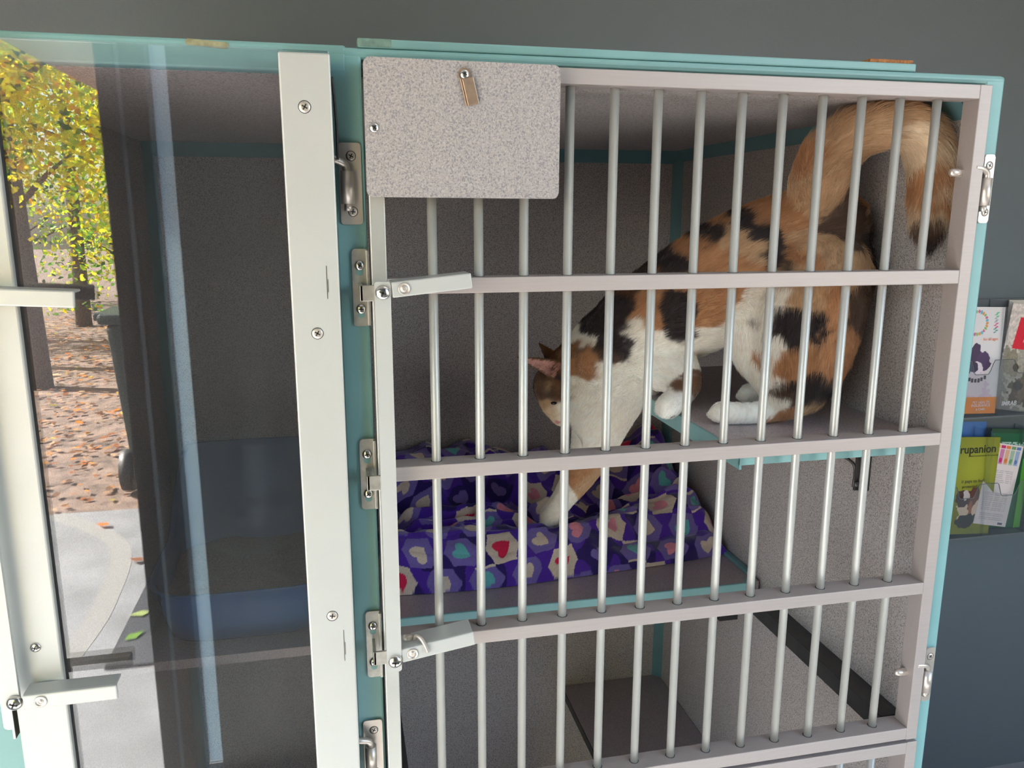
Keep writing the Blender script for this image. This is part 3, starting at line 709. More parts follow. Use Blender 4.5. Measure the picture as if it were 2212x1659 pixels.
# ---------------------------------------------------------------- brochures and their rack
WP = .83
rk = thing('brochure_rack', 'clear plastic two-tier brochure rack on the grey wall right of the cage', 'brochure rack', (1.6, .86, -.6))
boxobj('back_plate', (1.26, 1.98, .862, .868, -.905, -.322), 'rackback', rk, bev=.001)
for z0, z1 in ((-.598, -.460), (-.906, -.770)):
    # front lip with thumb notches
    bm = new(); prof = []
    x0, x1 = 1.26, 1.98; n = 144
    def topz(x):
        p = (x-1.2615) % .120
        d = abs(p-.06)
        return z1-.034*float(1-smooth(.018, .034, np.array(d)))
    A = []; B = []
    for i in range(n+1):
        x = x0+(x1-x0)*i/n
        A.append((bm.verts.new((x, .793, z0)), bm.verts.new((x, .793, topz(x))))); B.append((bm.verts.new((x, .7955, z0)), bm.verts.new((x, .7955, topz(x)))))
    for i in range(n):
        bm.faces.new((A[i][0], A[i+1][0], A[i+1][1], A[i][1])); bm.faces.new((B[i+1][0], B[i][0], B[i][1], B[i+1][1]))
        bm.faces.new((A[i][1], A[i+1][1], B[i+1][1], B[i][1])); bm.faces.new((A[i+1][0], A[i][0], B[i][0], B[i+1][0]))
    bm.faces.new((A[0][0], A[0][1], B[0][1], B[0][0])); bm.faces.new((A[-1][1], A[-1][0], B[-1][0], B[-1][1]))
    obj('pocket_front', bm, 'acry', rk)
    bm = new(); bm_tube(bm, [(x0+(x1-x0)*i/n, .7942, topz(x0+(x1-x0)*i/n)) for i in range(n+1)], .0009, 6); obj('pocket_rim', bm, 'rackback', rk)
    boxobj('pocket_floor', (x0, x1, .793, .862, z0-.004, z0), 'rackback', rk)
for k in range(7):
    x = 1.2615+.120*k
    for z0, z1 in ((-.598, -.322), (-.906, -.64)):
        boxobj('divider', (x-.001, x+.001, .7955, .862, z0, z1), 'acry', rk)
def blob(X, Y, cx, cy, rx, ry, rot=0, n=.18, seed=0):
    c, s = math.cos(rot), math.sin(rot); dx, dy = X-cx, Y-cy
    return ((dx*c+dy*s)/rx)**2+((-dx*s+dy*c)/ry)**2 < 1+n*(vnoise(X*140, Y*140, seed)-.5)*4
def sheet(name, label, cx, z0, w, h, painter, rot=0, y=WP, lean=.06, res=.0011, thick=.0025, group='brochures in the wall rack'):
    """a printed brochure standing in the rack; painter(X,Z) with X,Z in metres from its lower left corner"""
    t = thing(name, label, 'brochure', (cx, y, z0), group)
    c, s = math.cos(rot), math.sin(rot)
    def pos(u, v):
        X = (u-.5)*w; Z = v*h
        return np.stack([cx+c*X+s*Z, y+lean*Z-.0*u, z0-s*X+c*Z], 1)
    paint_mesh('cover', max(8, int(w/res)), max(8, int(h/res)), pos, lambda u, v: painter(u*w, v*h), 'print', t, thick)
    return t
def put(out, m, c):
    out[m] = np.array(lin(c)); return out
def text(parent, body, x, z, size, colr, y, rot=0, lean=.06, shear=0, align='CENTER', bold=0):
    cu = bpy.data.curves.new('lettering', 'FONT'); cu.body = body; cu.size = size; cu.extrude = .0001; cu.align_x = align; cu.shear = shear; cu.offset = bold
    k = 'ink_%d_%d_%d' % colr
    if k not in M: M[k] = mat(k, lin(colr), .5)
    cu.materials.append(M[k])
    tmp = bpy.data.objects.new('tmp', cu); me = bpy.data.meshes.new_from_object(tmp); bpy.data.objects.remove(tmp); me.name = 'lettering'
    o = bpy.data.objects.new('lettering', me); col.objects.link(o)
    o.matrix_world = Matrix.Translation((x, y, z)) @ Matrix.Rotation(rot, 4, 'Y') @ Matrix.Rotation(math.radians(90)-math.atan(lean), 4, 'X')
    o.parent = parent; o.matrix_parent_inverse = Matrix.Translation(parent.matrix_world.translation).inverted()
    return o
# white brochure with a dog in a collar, orange foot
def p_white(X, Z):
    o = np.tile(np.array(lin((236, 226, 224))), (len(X), 1))
    for i, a in enumerate(np.linspace(0, 2*math.pi, 26)[:-1]):
        put(o, blob(X, Z, .028+.027*math.cos(a), .218+.027*math.sin(a), .0042, .0032, a, seed=i), [(235, 160, 90), (120, 180, 200), (220, 110, 150), (150, 190, 120)][i % 4])
    for i in range(12): put(o, blob(X, Z, .078+.004*(i % 2), .196+.0042*i, .0045, .0016, .3, seed=i), [(90, 160, 150), (220, 90, 140), (170, 170, 180), (120, 200, 150)][i//3])
    put(o, blob(X, Z, .035, .035, .052, .05, seed=3), (226, 196, 210)); put(o, blob(X, Z, .033, .085, .034, .05, seed=4), (238, 216, 218))
    put(o, blob(X, Z, .020, .125, .040, .030, -.5, seed=6), (70, 50, 80)); put(o, blob(X, Z, .052, .128, .020, .026, .7, seed=7), (85, 60, 95))
    put(o, blob(X, Z, .030, .150, .012, .022, -.3, seed=8), (75, 52, 85)); put(o, blob(X, Z, .038, .108, .018, .020, seed=9), (232, 214, 220)); put(o, blob(X, Z, .030, .112, .012, .013, .3, seed=10), (60, 45, 75))
    for i in range(7): put(o, (np.abs(X-(.012+.0085*i)) < .0034) & (np.abs(Z-(.080+.0009*(i-3)**2)) < .0045), (50, 35, 35))
    put(o, Z < .040, (245, 140, 25)); return o
b = sheet('brochure', 'white brochure with a collared dog photo and orange foot, next to the cage edge', 1.449, -.592, .102, .256, p_white, rot=.03, y=.803)
for s, zz, sz in (('PET HEALTH', -.5665, .0085), ('INSURANCE', -.5745, .0098), ('& CARE', -.5835, .0075)): text(b, s, 1.4555, zz, sz, (250, 240, 235), .8010, lean=.06)
text(b, 'for all ages', 1.470, -.4150, .0095, (235, 120, 60), .8105)
def p_grey(X, Z):
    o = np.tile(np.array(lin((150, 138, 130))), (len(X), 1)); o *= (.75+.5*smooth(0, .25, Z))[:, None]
    o = np.where((Z > .13)[:, None], np.array(lin((226, 208, 196)))*(.8+.3*vnoise(X*60, Z*160, 2))[:, None], o)
    put(o, blob(X, Z, .070, .085, .048, .078, n=.3, seed=1), (176, 166, 150)); put(o, blob(X, Z, .028, .118, .022, .04, .5, n=.3, seed=2), (150, 138, 118)); put(o, blob(X, Z, .102, .118, .02, .04, -.5, n=.3, seed=2), (140, 128, 110))
    put(o, blob(X, Z, .072, .045, .034, .036, n=.3, seed=5), (92, 74, 60)); put(o, blob(X, Z, .085, .07, .022, .05, -.3, n=.3, seed=5), (120, 98, 78))
    put(o, blob(X, Z, .045, .105, .009, .010, n=.2, seed=6), (78, 58, 36)); put(o, blob(X, Z, .082, .105, .011, .010, n=.2, seed=7), (45, 36, 30)); put(o, blob(X, Z, .062, .063, .013, .012, n=.2, seed=8), (60, 40, 34))
    o *= (.8+.4*vnoise(X*300, Z*300, 9))[:, None]
    put(o, (Z > .150) & (Z < .226) & (X > .030+(.226-Z)*-.10), (226, 32, 56)); return o
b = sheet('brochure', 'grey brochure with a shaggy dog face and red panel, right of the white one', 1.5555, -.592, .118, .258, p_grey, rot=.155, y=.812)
text(b, 'IT IS TIME', 1.622, -.392, .0115, (245, 225, 225), .8200, .155); text(b, 'TO MOVE', 1.628, -.404, .0115, (245, 225, 225), .8195, .155)
text(b, 'IS YOUR PET', 1.600, -.418, .0105, (245, 225, 225), .8190, .155); text(b, 'PROTECTED?', 1.600, -.430, .0105, (245, 225, 225), .8185, .155)
text(b, 'IMRAB', 1.5435, -.5770, .0150, (240, 232, 228), .8095, .0, shear=.2, bold=.0004)
def p_plain(c1, c2, f=.5):
    def p(X, Z):
        o = np.tile(np.array(lin(c1)), (len(X), 1)); return put(o, Z > f*.25, c2)
    return p
sheet('brochure', 'pale sheet standing behind the grey dog brochure at the rack top', 1.60, -.590, .110, .264, p_plain((210, 200, 190), (215, 205, 190)), rot=.02, y=.838)
# lower tier
def p_green(X, Z):
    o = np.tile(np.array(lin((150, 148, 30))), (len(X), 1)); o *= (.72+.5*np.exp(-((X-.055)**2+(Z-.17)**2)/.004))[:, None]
    put(o, blob(X, Z, .048, .066, .030, .042, n=.2, seed=1), (225, 190, 160)); put(o, blob(X, Z, .056, .092, .020, .026, -.4, n=.3, seed=2), (110, 60, 48)); put(o, blob(X, Z, .030, .090, .020, .022, .5, n=.3, seed=3), (70, 40, 36))
    put(o, blob(X, Z, .040, .100, .009, .014, n=.3, seed=3), (205, 185, 180)); put(o, blob(X, Z, .055, .065, .006, .02, n=.3, seed=4), (165, 95, 60)); put(o, blob(X, Z, .046, .034, .034, .018, .25, n=.2, seed=5), (28, 22, 18)); return o
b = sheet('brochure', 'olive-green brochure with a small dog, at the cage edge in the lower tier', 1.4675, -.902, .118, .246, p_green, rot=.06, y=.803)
text(b, 'Trupanion', 1.530, -.6965, .0290, (28, 30, 20), .8145, .02, align='RIGHT', bold=.0003)
text(b, 'medical insurance for the life of your pet', 1.494, -.7050, .0052, (60, 62, 25), .8140, .02)
text(b, 'it pays to feel', 1.4685, -.7700, .0120, (70, 66, 40), .8100, .02); text(b, 'protected.', 1.4620, -.7830, .0110, (70, 66, 40), .8090, .02)
sheet('brochure', 'blue brochure peeking out behind the olive-green one', 1.470, -.895, .108, .270, p_plain((70, 100, 150), (85, 125, 185)), rot=.05, y=.846)
def p_dgreen(X, Z):
    o = np.tile(np.array(lin((24, 92, 56))), (len(X), 1)); put(o, (Z > .212) & (Z < .222) & (vnoise(X*260, Z*300, 4) > .35), (190, 215, 195)); put(o, (Z > .196) & (Z < .204) & (X < .08) & (vnoise(X*300, Z*300, 5) > .35), (190, 215, 195))
    put(o, (Z > .244), (30, 70, 40)); put(o, blob(X, Z, .02, .12, .03, .06, .3, seed=3), (25, 22, 20)); put(o, (X > .105) & (Z < .18), (110, 190, 50)); return o
sheet('brochure', 'dark green brochure behind the slanting white leaflet', 1.5755, -.902, .126, .256, p_dgreen, rot=.075, y=.822)
def p_leaflet(X, Z):
    o = np.tile(np.array(lin((232, 212, 205))), (len(X), 1))
    for i, c in enumerate([(235, 170, 30), (205, 30, 110), (235, 120, 50), (110, 150, 90), (90, 120, 170)]):
        x0 = .016+.0155*i; put(o, (X > x0) & (X < x0+.0135) & (Z > .196) & (Z < .204), c); put(o, (X > x0) & (X < x0+.0125) & (Z > .156) & (Z < .194), tuple(int(220*.5+v*.5) for v in c))
        put(o, blob(X, Z, x0+.006, .166, .0042, .006, seed=i), c)
    for z0, z1 in ((.110, .142), (.038, .084), (.014, .030)):
        put(o, (Z > z0) & (Z < z1) & (((Z-z0) % .0048) < .0022) & (X > .012) & (X < .084) & (vnoise(X*500, Z*40, 6) > .3), (196, 176, 172))
    put(o, (X > .072) & (X < .086) & (Z > .004) & (Z < .009), (110, 100, 120)); return o
sheet('brochure', 'white leaflet with a row of coloured tabs leaning in the lower tier', 1.527, -.884, .098, .208, p_leaflet, rot=.185, y=.8035, lean=.07)
def p_orange(X, Z):
    o = np.tile(np.array(lin((60, 45, 38))), (len(X), 1)); put(o, (Z < .062) & (Z > .022), (225, 110, 50)); put(o, Z < .022, (120, 150, 60)); put(o, blob(X, Z, .05, .12, .05, .05, seed=3), (120, 90, 70)); return o
sheet('brochure', 'dark brochure with an orange band at the right end of the lower tier', 1.690, -.902, .105, .24, p_orange, rot=.02, y=.806)

CAT_CHAINS = {'torso': [(0.5779, 0.175, -0.1482, 0.068), (0.5507, 0.195, -0.1669, 0.075), (0.5123, 0.215, -0.1924, 0.084), (0.4705, 0.245, -0.2213, 0.084), (0.4285, 0.28, -0.2547, 0.079), (0.3905, 0.315, -0.292, 0.076), (0.3663, 0.345, -0.3309, 0.07)], 'neck': [(0.3888, 0.32, -0.2927, 0.07), (0.3601, 0.36, -0.3189, 0.06), (0.3349, 0.39, -0.3521, 0.052), (0.3094, 0.415, -0.3782, 0.046), (0.3033, 0.42, -0.3903, 0.044)], 'head': [(0.3017, 0.42, -0.3903, 0.044), (0.285, 0.415, -0.39, 0.034), (0.293, 0.415, -0.4177, 0.03), (0.2971, 0.415, -0.4347, 0.021), (0.298, 0.415, -0.4448, 0.015)], 'cheek': [(0.3138, 0.41, -0.4077, 0.034), (0.3041, 0.41, -0.4263, 0.026)], 'chest': [(0.3762, 0.35, -0.3501, 0.068), (0.3523, 0.375, -0.398, 0.056), (0.3507, 0.39, -0.4391, 0.045)], 'nearfore': [(0.3643, 0.37, -0.3975, 0.055), (0.3581, 0.395, -0.4522, 0.044), (0.3541, 0.42, -0.5017, 0.037), (0.342, 0.455, -0.5602, 0.027), (0.3266, 0.49, -0.6088, 0.0205), (0.3187, 0.515, -0.6388, 0.0195), (0.3127, 0.53, -0.6572, 0.0195)], 'tuckfore': [(0.403, 0.28, -0.3247, 0.05), (0.4162, 0.24, -0.3382, 0.034), (0.4182, 0.215, -0.3505, 0.024), (0.4066, 0.2, -0.3624, 0.0185), (0.3912, 0.19, -0.3711, 0.018), (0.3821, 0.187, -0.3764, 0.018)], 'thigh': [(0.5695, 0.155, -0.1984, 0.072), (0.5503, 0.14, -0.242, 0.072), (0.5426, 0.13, -0.2798, 0.064), (0.5402, 0.125, -0.3123, 0.052), (0.5344, 0.12, -0.3356, 0.04)], 'flank': [(0.5206, 0.2, -0.2322, 0.07), (0.5164, 0.2, -0.2701, 0.055), (0.5236, 0.19, -0.304, 0.045), (0.5199, 0.16, -0.3273, 0.034), (0.5162, 0.13, -0.3492, 0.026)], 'foot': [(0.5347, 0.12, -0.3387, 0.036), (0.5244, 0.11, -0.3532, 0.024), (0.5213, 0.1355, -0.3725, 0.0185), (0.4907, 0.1284, -0.3755, 0.0155), (0.4653, 0.1302, -0.3765, 0.0145), (0.4439, 0.1332, -0.3755, 0.0155), (0.4374, 0.1398, -0.3755, 0.0155)], 'farhind': [(0.586, 0.24, -0.3177, 0.045), (0.5741, 0.24, -0.3548, 0.026), (0.5628, 0.2371, -0.375, 0.016), (0.5419, 0.2389, -0.3765, 0.0145), (0.5269, 0.2344, -0.3755, 0.0155)], 'tail': [(0.5716, 0.165, -0.1271, 0.046), (0.5533, 0.14, -0.087, 0.036), (0.5436, 0.11, -0.0553, 0.033), (0.5503, 0.08, -0.0325, 0.029), (0.5689, 0.058, -0.0223, 0.0265), (0.5961, 0.05, -0.0215, 0.0255), (0.6204, 0.048, -0.0334, 0.026), (0.6346, 0.047, -0.0554, 0.0265), (0.6393, 0.046, -0.0842, 0.025), (0.6389, 0.045, -0.1133, 0.022), (0.64, 0.045, -0.1374, 0.0175), (0.6432, 0.046, -0.1563, 0.008)]}
CAT_EARS = [[[0.2852, 0.385, -0.3442], [0.2811, 0.385, -0.3763], [0.217, 0.37, -0.3348]], [[0.3183, 0.455, -0.3555], [0.2923, 0.46, -0.3747], [0.2761, 0.475, -0.3318]]]
CAT_EYE = [0.2763, 0.382, -0.4123]
CAT_NOSE = [0.289, 0.402, -0.4426]
CAT_SEEDS = [(0.3227, 0.312, -0.348, 'white'), (0.3454, 0.2907, -0.4002, 'white'), (0.3138, 0.3227, -0.4348, 'white'), (0.3094, 0.328, -0.4943, 'white'), (0.3656, 0.258, -0.313, 'white'), (0.3828, 0.2287, -0.3478, 'white'), (0.3603, 0.2653, -0.2777, 'white'), (0.3748, 0.2397, -0.2908, 'white'), (0.3489, 0.2853, -0.3441, 'white'), (0.3961, 0.1993, -0.317, 'white'), (0.3885, 0.214, -0.3065, 'white'), (0.4372, 0.15, -0.2855, 'white'), (0.4546, 0.1367, -0.2601, 'white'), (0.4709, 0.1233, -0.2296, 'white'), (0.4747, 0.1233, -0.2826, 'white'), (0.4135, 0.1667, -0.2996, 'white'), (0.424, 0.16, -0.3111, 'white'), (0.4671, 0.13, -0.3074, 'white'), (0.4858, 0.119, -0.3363, 'white'), (0.4621, 0.1367, -0.376, 'white'), (0.4427, 0.15, -0.3782, 'white'), (0.47, 0.13, -0.3501, 'white'), (0.5226, 0.2, -0.3579, 'white'), (0.5375, 0.2, -0.3685, 'white'), (0.5121, 0.2, -0.3594, 'white'), (0.5475, 0.2, -0.359, 'white'), (0.3985, 0.1993, -0.3684, 'white'), (0.2993, 0.46, -0.6211, 'white'), (0.3063, 0.4573, -0.5874, 'white'), (0.2986, 0.336, -0.3764, 'white'), (0.2907, 0.344, -0.4137, 'white'), (0.3051, 0.3307, -0.422, 'white'), (0.4854, 0.116, -0.2233, 'white'), (0.2945, 0.3387, -0.3064, 'white'), (0.3286, 0.3067, -0.3681, 'white'), (0.4479, 0.1433, -0.303, 'white'), (0.4771, 0.12, -0.2527, 'white'), (0.4903, 0.118, -0.3607, 'white'), (0.3027, 0.3312, -0.3306, 'orange'), (0.3075, 0.3269, -0.3503, 'orange'), (0.2948, 0.3387, -0.3238, 'brown'), (0.2929, 0.3408, -0.3452, 'orange'), (0.3628, 0.2595, -0.2555, 'orange'), (0.3687, 0.2492, -0.266, 'orange'), (0.4019, 0.17, -0.1707, 'orange'), (0.4221, 0.1567, -0.1907, 'orange'), (0.4401, 0.1433, -0.1785, 'orange'), (0.4304, 0.1527, -0.2359, 'orange'), (0.4434, 0.1443, -0.2548, 'orange'), (0.421, 0.1583, -0.2143, 'orange'), (0.4569, 0.1333, -0.2244, 'orange'), (0.4066, 0.1683, -0.2149, 'orange'), (0.4459, 0.1367, -0.1271, 'orange'), (0.4362, 0.1433, -0.1158, 'orange'), (0.4715, 0.118, -0.1049, 'brown'), (0.4934, 0.11, -0.127, 'orange'), (0.4523, 0.1333, -0.1553, 'tan'), (0.4717, 0.12, -0.1776, 'tan'), (0.4689, 0.1233, -0.2006, 'orange'), (0.5228, 0.1, -0.177, 'orange'), (0.5479, 0.09, -0.1768, 'tan'), (0.542, 0.094, -0.2223, 'orange'), (0.5113, 0.106, -0.2229, 'tan'), (0.5448, 0.0948, -0.2758, 'orange'), (0.5531, 0.093, -0.316, 'orange'), (0.5033, 0.1116, -0.3061, 'orange'), (0.5201, 0.102, -0.2055, 'tan'), (0.509, 0.106, -0.1942, 'tan'), (0.5194, 0.1076, -0.3738, 'orange'), (0.5386, 0.1, -0.3601, 'tan'), (0.5541, 0.092, -0.298, 'orange'), (0.3706, 0.2433, -0.2334, 'orange'), (0.3809, 0.2213, -0.2128, 'orange'), (0.4301, 0.15, -0.1672, 'orange'), (0.4508, 0.1367, -0.2013, 'orange'), (0.5307, 0.101, -0.2987, 'orange'), (0.4065, 0.181, -0.3551, 'brown'), (0.332, 0.436, -0.5533, 'orange'), (0.3386, 0.4307, -0.5602, 'tan'), (0.5659, 0.0852, -0.1992, 'tan'), (0.5171, 0.106, -0.2931, 'orange'), (0.3858, 0.214, -0.2433, 'black'), (0.3928, 0.2008, -0.2606, 'black'), (0.4003, 0.1861, -0.2774, 'black'), (0.4073, 0.1715, -0.289, 'black'), (0.387, 0.2103, -0.2305, 'black'), (0.3934, 0.1979, -0.2448, 'black'), (0.412, 0.161, -0.1203, 'black'), (0.4208, 0.155, -0.1272, 'black'), (0.3981, 0.1751, -0.1376, 'black'), (0.3892, 0.1971, -0.1468, 'black'), (0.4276, 0.151, -0.1488, 'black'), (0.4334, 0.1467, -0.1442, 'black'), (0.4633, 0.1227, -0.1093, 'black'), (0.4561, 0.1283, -0.1131, 'black'), (0.4651, 0.1227, -0.1343, 'black'), (0.4739, 0.118, -0.1381, 'black'), (0.4857, 0.1136, -0.1453, 'black'), (0.3928, 0.1935, -0.1884, 'black'), (0.3865, 0.2081, -0.1965, 'black'), (0.3778, 0.225, -0.1821, 'black'), (0.4933, 0.1116, -0.1774, 'black'), (0.4983, 0.11, -0.1887, 'black'), (0.5346, 0.0948, -0.1618, 'tan'), (0.4955, 0.113, -0.2523, 'black'), (0.5189, 0.104, -0.2518, 'black'), (0.5044, 0.11, -0.2668, 'black'), (0.5147, 0.106, -0.2636, 'black'), (0.4935, 0.114, -0.2611, 'black'), (0.5285, 0.1028, -0.3294, 'black'), (0.5181, 0.107, -0.3383, 'black'), (0.5445, 0.097, -0.3374, 'black'), (0.5348, 0.101, -0.3468, 'black'), (0.5079, 0.111, -0.3447, 'dark'), (0.3498, 0.2811, -0.2432, 'black'), (0.3233, 0.3099, -0.2839, 'black'), (0.3368, 0.2965, -0.2994, 'black'), (0.3347, 0.2992, -0.3167, 'black'), (0.3281, 0.3045, -0.2665, 'black'), (0.3441, 0.288, -0.2702, 'black'), (0.3594, 0.2631, -0.2171, 'dark'), (0.341, 0.2907, -0.2506, 'black'), (0.3307, 0.3035, -0.3248, 'dark'), (0.3637, 0.2543, -0.2025, 'black'), (0.348, 0.2827, -0.2335, 'brown'), (0.3696, 0.2433, -0.2081, 'brown'), (0.563, 0.0839, -0.1268, 'dark'), (0.5761, 0.0828, -0.2219, 'dark'), (0.2835, 0.3493, -0.3182, 'brown'), (0.2605, 0.36, -0.3241, 'brown'), (0.2581, 0.36, -0.3652, 'brown'), (0.2569, 0.36, -0.3904, 'brown'), (0.2704, 0.36, -0.3607, 'black'), (0.2597, 0.36, -0.3818, 'dark'), (0.266, 0.36, -0.4213, 'tan'), (0.2585, 0.36, -0.4064, 'brown'), (0.279, 0.3547, -0.4032, 'brown'), (0.2613, 0.36, -0.3964, 'dark'), (0.2553, 0.36, -0.3795, 'brown'), (0.273, 0.36, -0.3969, 'black'), (0.2671, 0.36, -0.3894, 'tan'), (0.2764, 0.3573, -0.4315, 'cream'), (0.2694, 0.36, -0.4025, 'dark'), (0.2728, 0.36, -0.3803, 'brown'), (0.277, 0.3563, -0.3905, 'brown'), (0.2362, 0.36, -0.3359, 'brown'), (0.284, 0.3504, -0.4294, 'white'), (0.281, 0.352, -0.3468, 'brown'), (0.5089, 0.104, -0.1325, 'orange'), (0.5116, 0.102, -0.105, 'orange'), (0.506, 0.103, -0.0671, 'orange'), (0.5144, 0.099, -0.0512, 'orange'), (0.5299, 0.094, -0.0888, 'tan'), (0.5372, 0.09, -0.0621, 'tan'), (0.5418, 0.09, -0.1105, 'tan'), (0.5251, 0.094, -0.0355, 'tan'), (0.55, 0.0852, -0.0357, 'tan'), (0.5724, 0.0772, -0.0099, 'tan'), (0.6013, 0.0676, -0.0025, 'tan'), (0.6046, 0.0676, -0.0309, 'cream'), (0.6331, 0.058, -0.0208, 'tan'), (0.6554, 0.0516, -0.0417, 'tan'), (0.6419, 0.0564, -0.052, 'cream'), (0.6442, 0.0564, -0.0705, 'tan'), (0.6555, 0.0532, -0.0811, 'cream'), (0.6412, 0.058, -0.0864, 'orange'), (0.6483, 0.0561, -0.0954, 'cream'), (0.6492, 0.0564, -0.1105, 'orange'), (0.6496, 0.0567, -0.1223, 'cream'), (0.6497, 0.0572, -0.1348, 'dark'), (0.6521, 0.0572, -0.154, 'black')]

# ---------------------------------------------------------------- the cat
def build_cat():
    ct = thing('cat', 'calico cat climbing down from the perch shelf, tail curled over, one forepaw on the blanket', 'cat', (.48, .15, -.391))
    bm = new()
    def ball(p, r, s=None):
        mt = Matrix.Translation(p) @ (Matrix.Diagonal((*s, 1)) if s else Matrix())
        bmesh.ops.create_icosphere(bm, subdivisions=2, radius=r, matrix=mt)
    for nm, pts in CAT_CHAINS.items():
        P = [Vector(p[:3]) for p in pts]; Rr = [p[3] for p in pts]
        for i in range(len(P)-1):
            n = max(2, int((P[i+1]-P[i]).length/(min(Rr[i], Rr[i+1])*.22)))
            for k in range(n+(i == len(P)-2)):
                t = k/n; ball(P[i].lerp(P[i+1], t), Rr[i]*(1-t)+Rr[i+1]*t)
    # toes
    for paw in ('foot', 'farhind'):
        c = Vector(CAT_CHAINS[paw][-1][:3])
        for dy in (-.0105, -.0035, .0035, .0105): ball(c+Vector((-.0125+abs(dy)*.25, dy, -.0052)), .0068)
    c = Vector(CAT_CHAINS['tuckfore'][-1][:3])
    for dy in (-.010, -.0035, .0035, .010): ball(c+Vector((-.0090, dy, -.0085+abs(dy)*.2)), .0070)
    c = Vector(CAT_CHAINS['nearfore'][-1][:3])
    for dx in (-.012, -.004, .004, .012): ball(c+Vector((dx-.004, -.008+abs(dx)*.3, -.012)), .0072)
    # ears: cupped triangles
    for a, b, t in CAT_EARS:
        a, b, t = Vector(a), Vector(b), Vector(t); nrm = (b-a).cross(t-a).normalized()
        if nrm.y > 0: nrm = -nrm
        for i in range(13):
            u = i/12; p0 = a.lerp(t, u); p1 = b.lerp(t, u); w = (p1-p0).length
            m = max(2, int(w/.0022))
            for k in range(m+1):
                v = k/m; p = p0.lerp(p1, v)-nrm*(.010*(1-u)*math.sin(math.pi*v))
                ball(p, .0036)
    # brow, muzzle pads
    e = Vector(CAT_EYE); n_ = Vector(CAT_NOSE)
    ball(e+Vector((.004, .010, .010)), .013); ball(n_+Vector((.006, .008, -.002)), .011); ball(n_+Vector((.012, .004, .006)), .012); ball(n_+Vector((-.002, .006, .004)), .008)
    me = bpy.data.meshes.new('tmp'); bm.to_mesh(me); bm.free()
    o = bpy.data.objects.new('body', me); col.objects.link(o)
    r = o.modifiers.new('r', 'REMESH'); r.mode = 'VOXEL'; r.voxel_size = .0034; r.use_smooth_shade = True
    s = o.modifiers.new('s', 'SMOOTH'); s.factor = .6; s.iterations = 9
    dg = bpy.context.evaluated_depsgraph_get(); dg.update()
    me2 = bpy.data.meshes.new_from_object(o.evaluated_get(dg)); o.modifiers.clear(); o.data = me2; me2.name = 'body'
    o.parent = ct; o.matrix_parent_inverse = Matrix.Translation(ct.matrix_world.translation).inverted()
    nv = len(me2.vertices); V = np.empty(nv*3, np.float32); me2.vertices.foreach_get('co', V); V = V.reshape(-1, 3).astype(float)
    PALC = {k: np.array(lin(c)) for k, c in dict(white=(253, 247, 236), orange=(190, 142, 102), tan=(200, 166, 130), black=(56, 49, 50), brown=(118, 82, 58), cream=(224, 202, 172), pink=(205, 150, 140), dark=(98, 78, 66)).items()}
    SP = np.array([s[:3] for s in CAT_SEEDS]); SC = np.array([PALC[s[3]] for s in CAT_SEEDS]); dark = np.array([s[3] in ('black', 'dark') for s in CAT_SEEDS])
    warm = np.array([s[3] in ('orange', 'tan', 'brown') for s in CAT_SEEDS])
    def colour(P):
        n1 = vnoise(P[:, 0]*70+P[:, 2]*13, P[:, 2]*70+P[:, 1]*50, 31)-.5; n2 = vnoise(P[:, 0]*70+40, P[:, 2]*70+P[:, 1]*40, 32)-.5; n3 = vnoise(P[:, 0]*240, P[:, 2]*240+P[:, 1]*90, 33)-.5
        Q = P+np.stack([n1*.016+n3*.005, n2*0, n2*.016-n3*.005], 1)
        out = np.empty((len(P), 3))
        for i in range(0, len(P), 20000):
            q = Q[i:i+20000]; d = (q[:, None, :]-SP[None])*np.array([1, .35, 1]); d2 = (d**2).sum(2)
            w = np.exp(-(d2-d2.min(1)[:, None])/.00005); w /= w.sum(1)[:, None]
            out[i:i+20000] = w @ SC
        tk = vnoise(P[:, 0]*420+P[:, 1]*200, P[:, 2]*160, 35)
        out *= (.90+.22*tk)[:, None]
        return np.clip(out, 0, 1)
    C = colour(V)
    # pink inner ear and nose, dark eye line
    a, b, t = [np.array(x) for x in CAT_EARS[0]]
    nr = np.cross(b-a, t-a); nr /= np.linalg.norm(nr)
    m = np.zeros(nv, bool)
    cen = (a+b)/2*.55+t*.45; ax = (t-(a+b)/2); L_ = np.linalg.norm(ax); ax /= L_; sd = np.cross(nr, ax)
    dx = (V-cen) @ ax; dy = (V-cen) @ sd; dz = (V-cen) @ nr
    half = np.linalg.norm(b-a)/2
    ear = (np.abs(dz) < .018) & (dx > -L_*.42) & (dx < L_*.50) & (np.abs(dy) < half*(.80*(1-(dx/L_+.45))))
    nrm = np.empty(nv*3, np.float32); me2.vertices.foreach_get('normal', nrm); nrm = nrm.reshape(-1, 3).astype(float)
    ear &= nrm[:, 1] < -.1
    C[ear] = np.array(lin((205, 150, 140)))*(.85+.3*vnoise(V[ear][:, 0]*200, V[ear][:, 2]*200, 3))[:, None]
    n0 = np.array(CAT_NOSE); mn = np.linalg.norm(V-n0-np.array([0, .002, -.004]), axis=1) < .0055; C[mn] = np.array(lin((214, 150, 146)))
    pad = np.array(CAT_CHAINS['tuckfore'][-1][:3])+np.array([.004, -.010, -.016]); C[np.linalg.norm(V-pad, axis=1) < .0065] = np.array(lin((90, 60, 60)))
    at = me2.color_attributes.new('col', 'FLOAT_COLOR', 'POINT'); at.data.foreach_set('color', np.concatenate([C, np.ones((nv, 1))], 1).astype(np.float32).ravel())
    me2.materials.clear(); me2.materials.append(M['catskin'])
    # eye
    bm = new(); bm_lathe(bm, CAT_EYE, (-.35, -.9, -.2), [(.0050, -.003), (.0044, -.0006), (.003, .0012), (0, .0018)])
    ec = Vector(CAT_EYE)
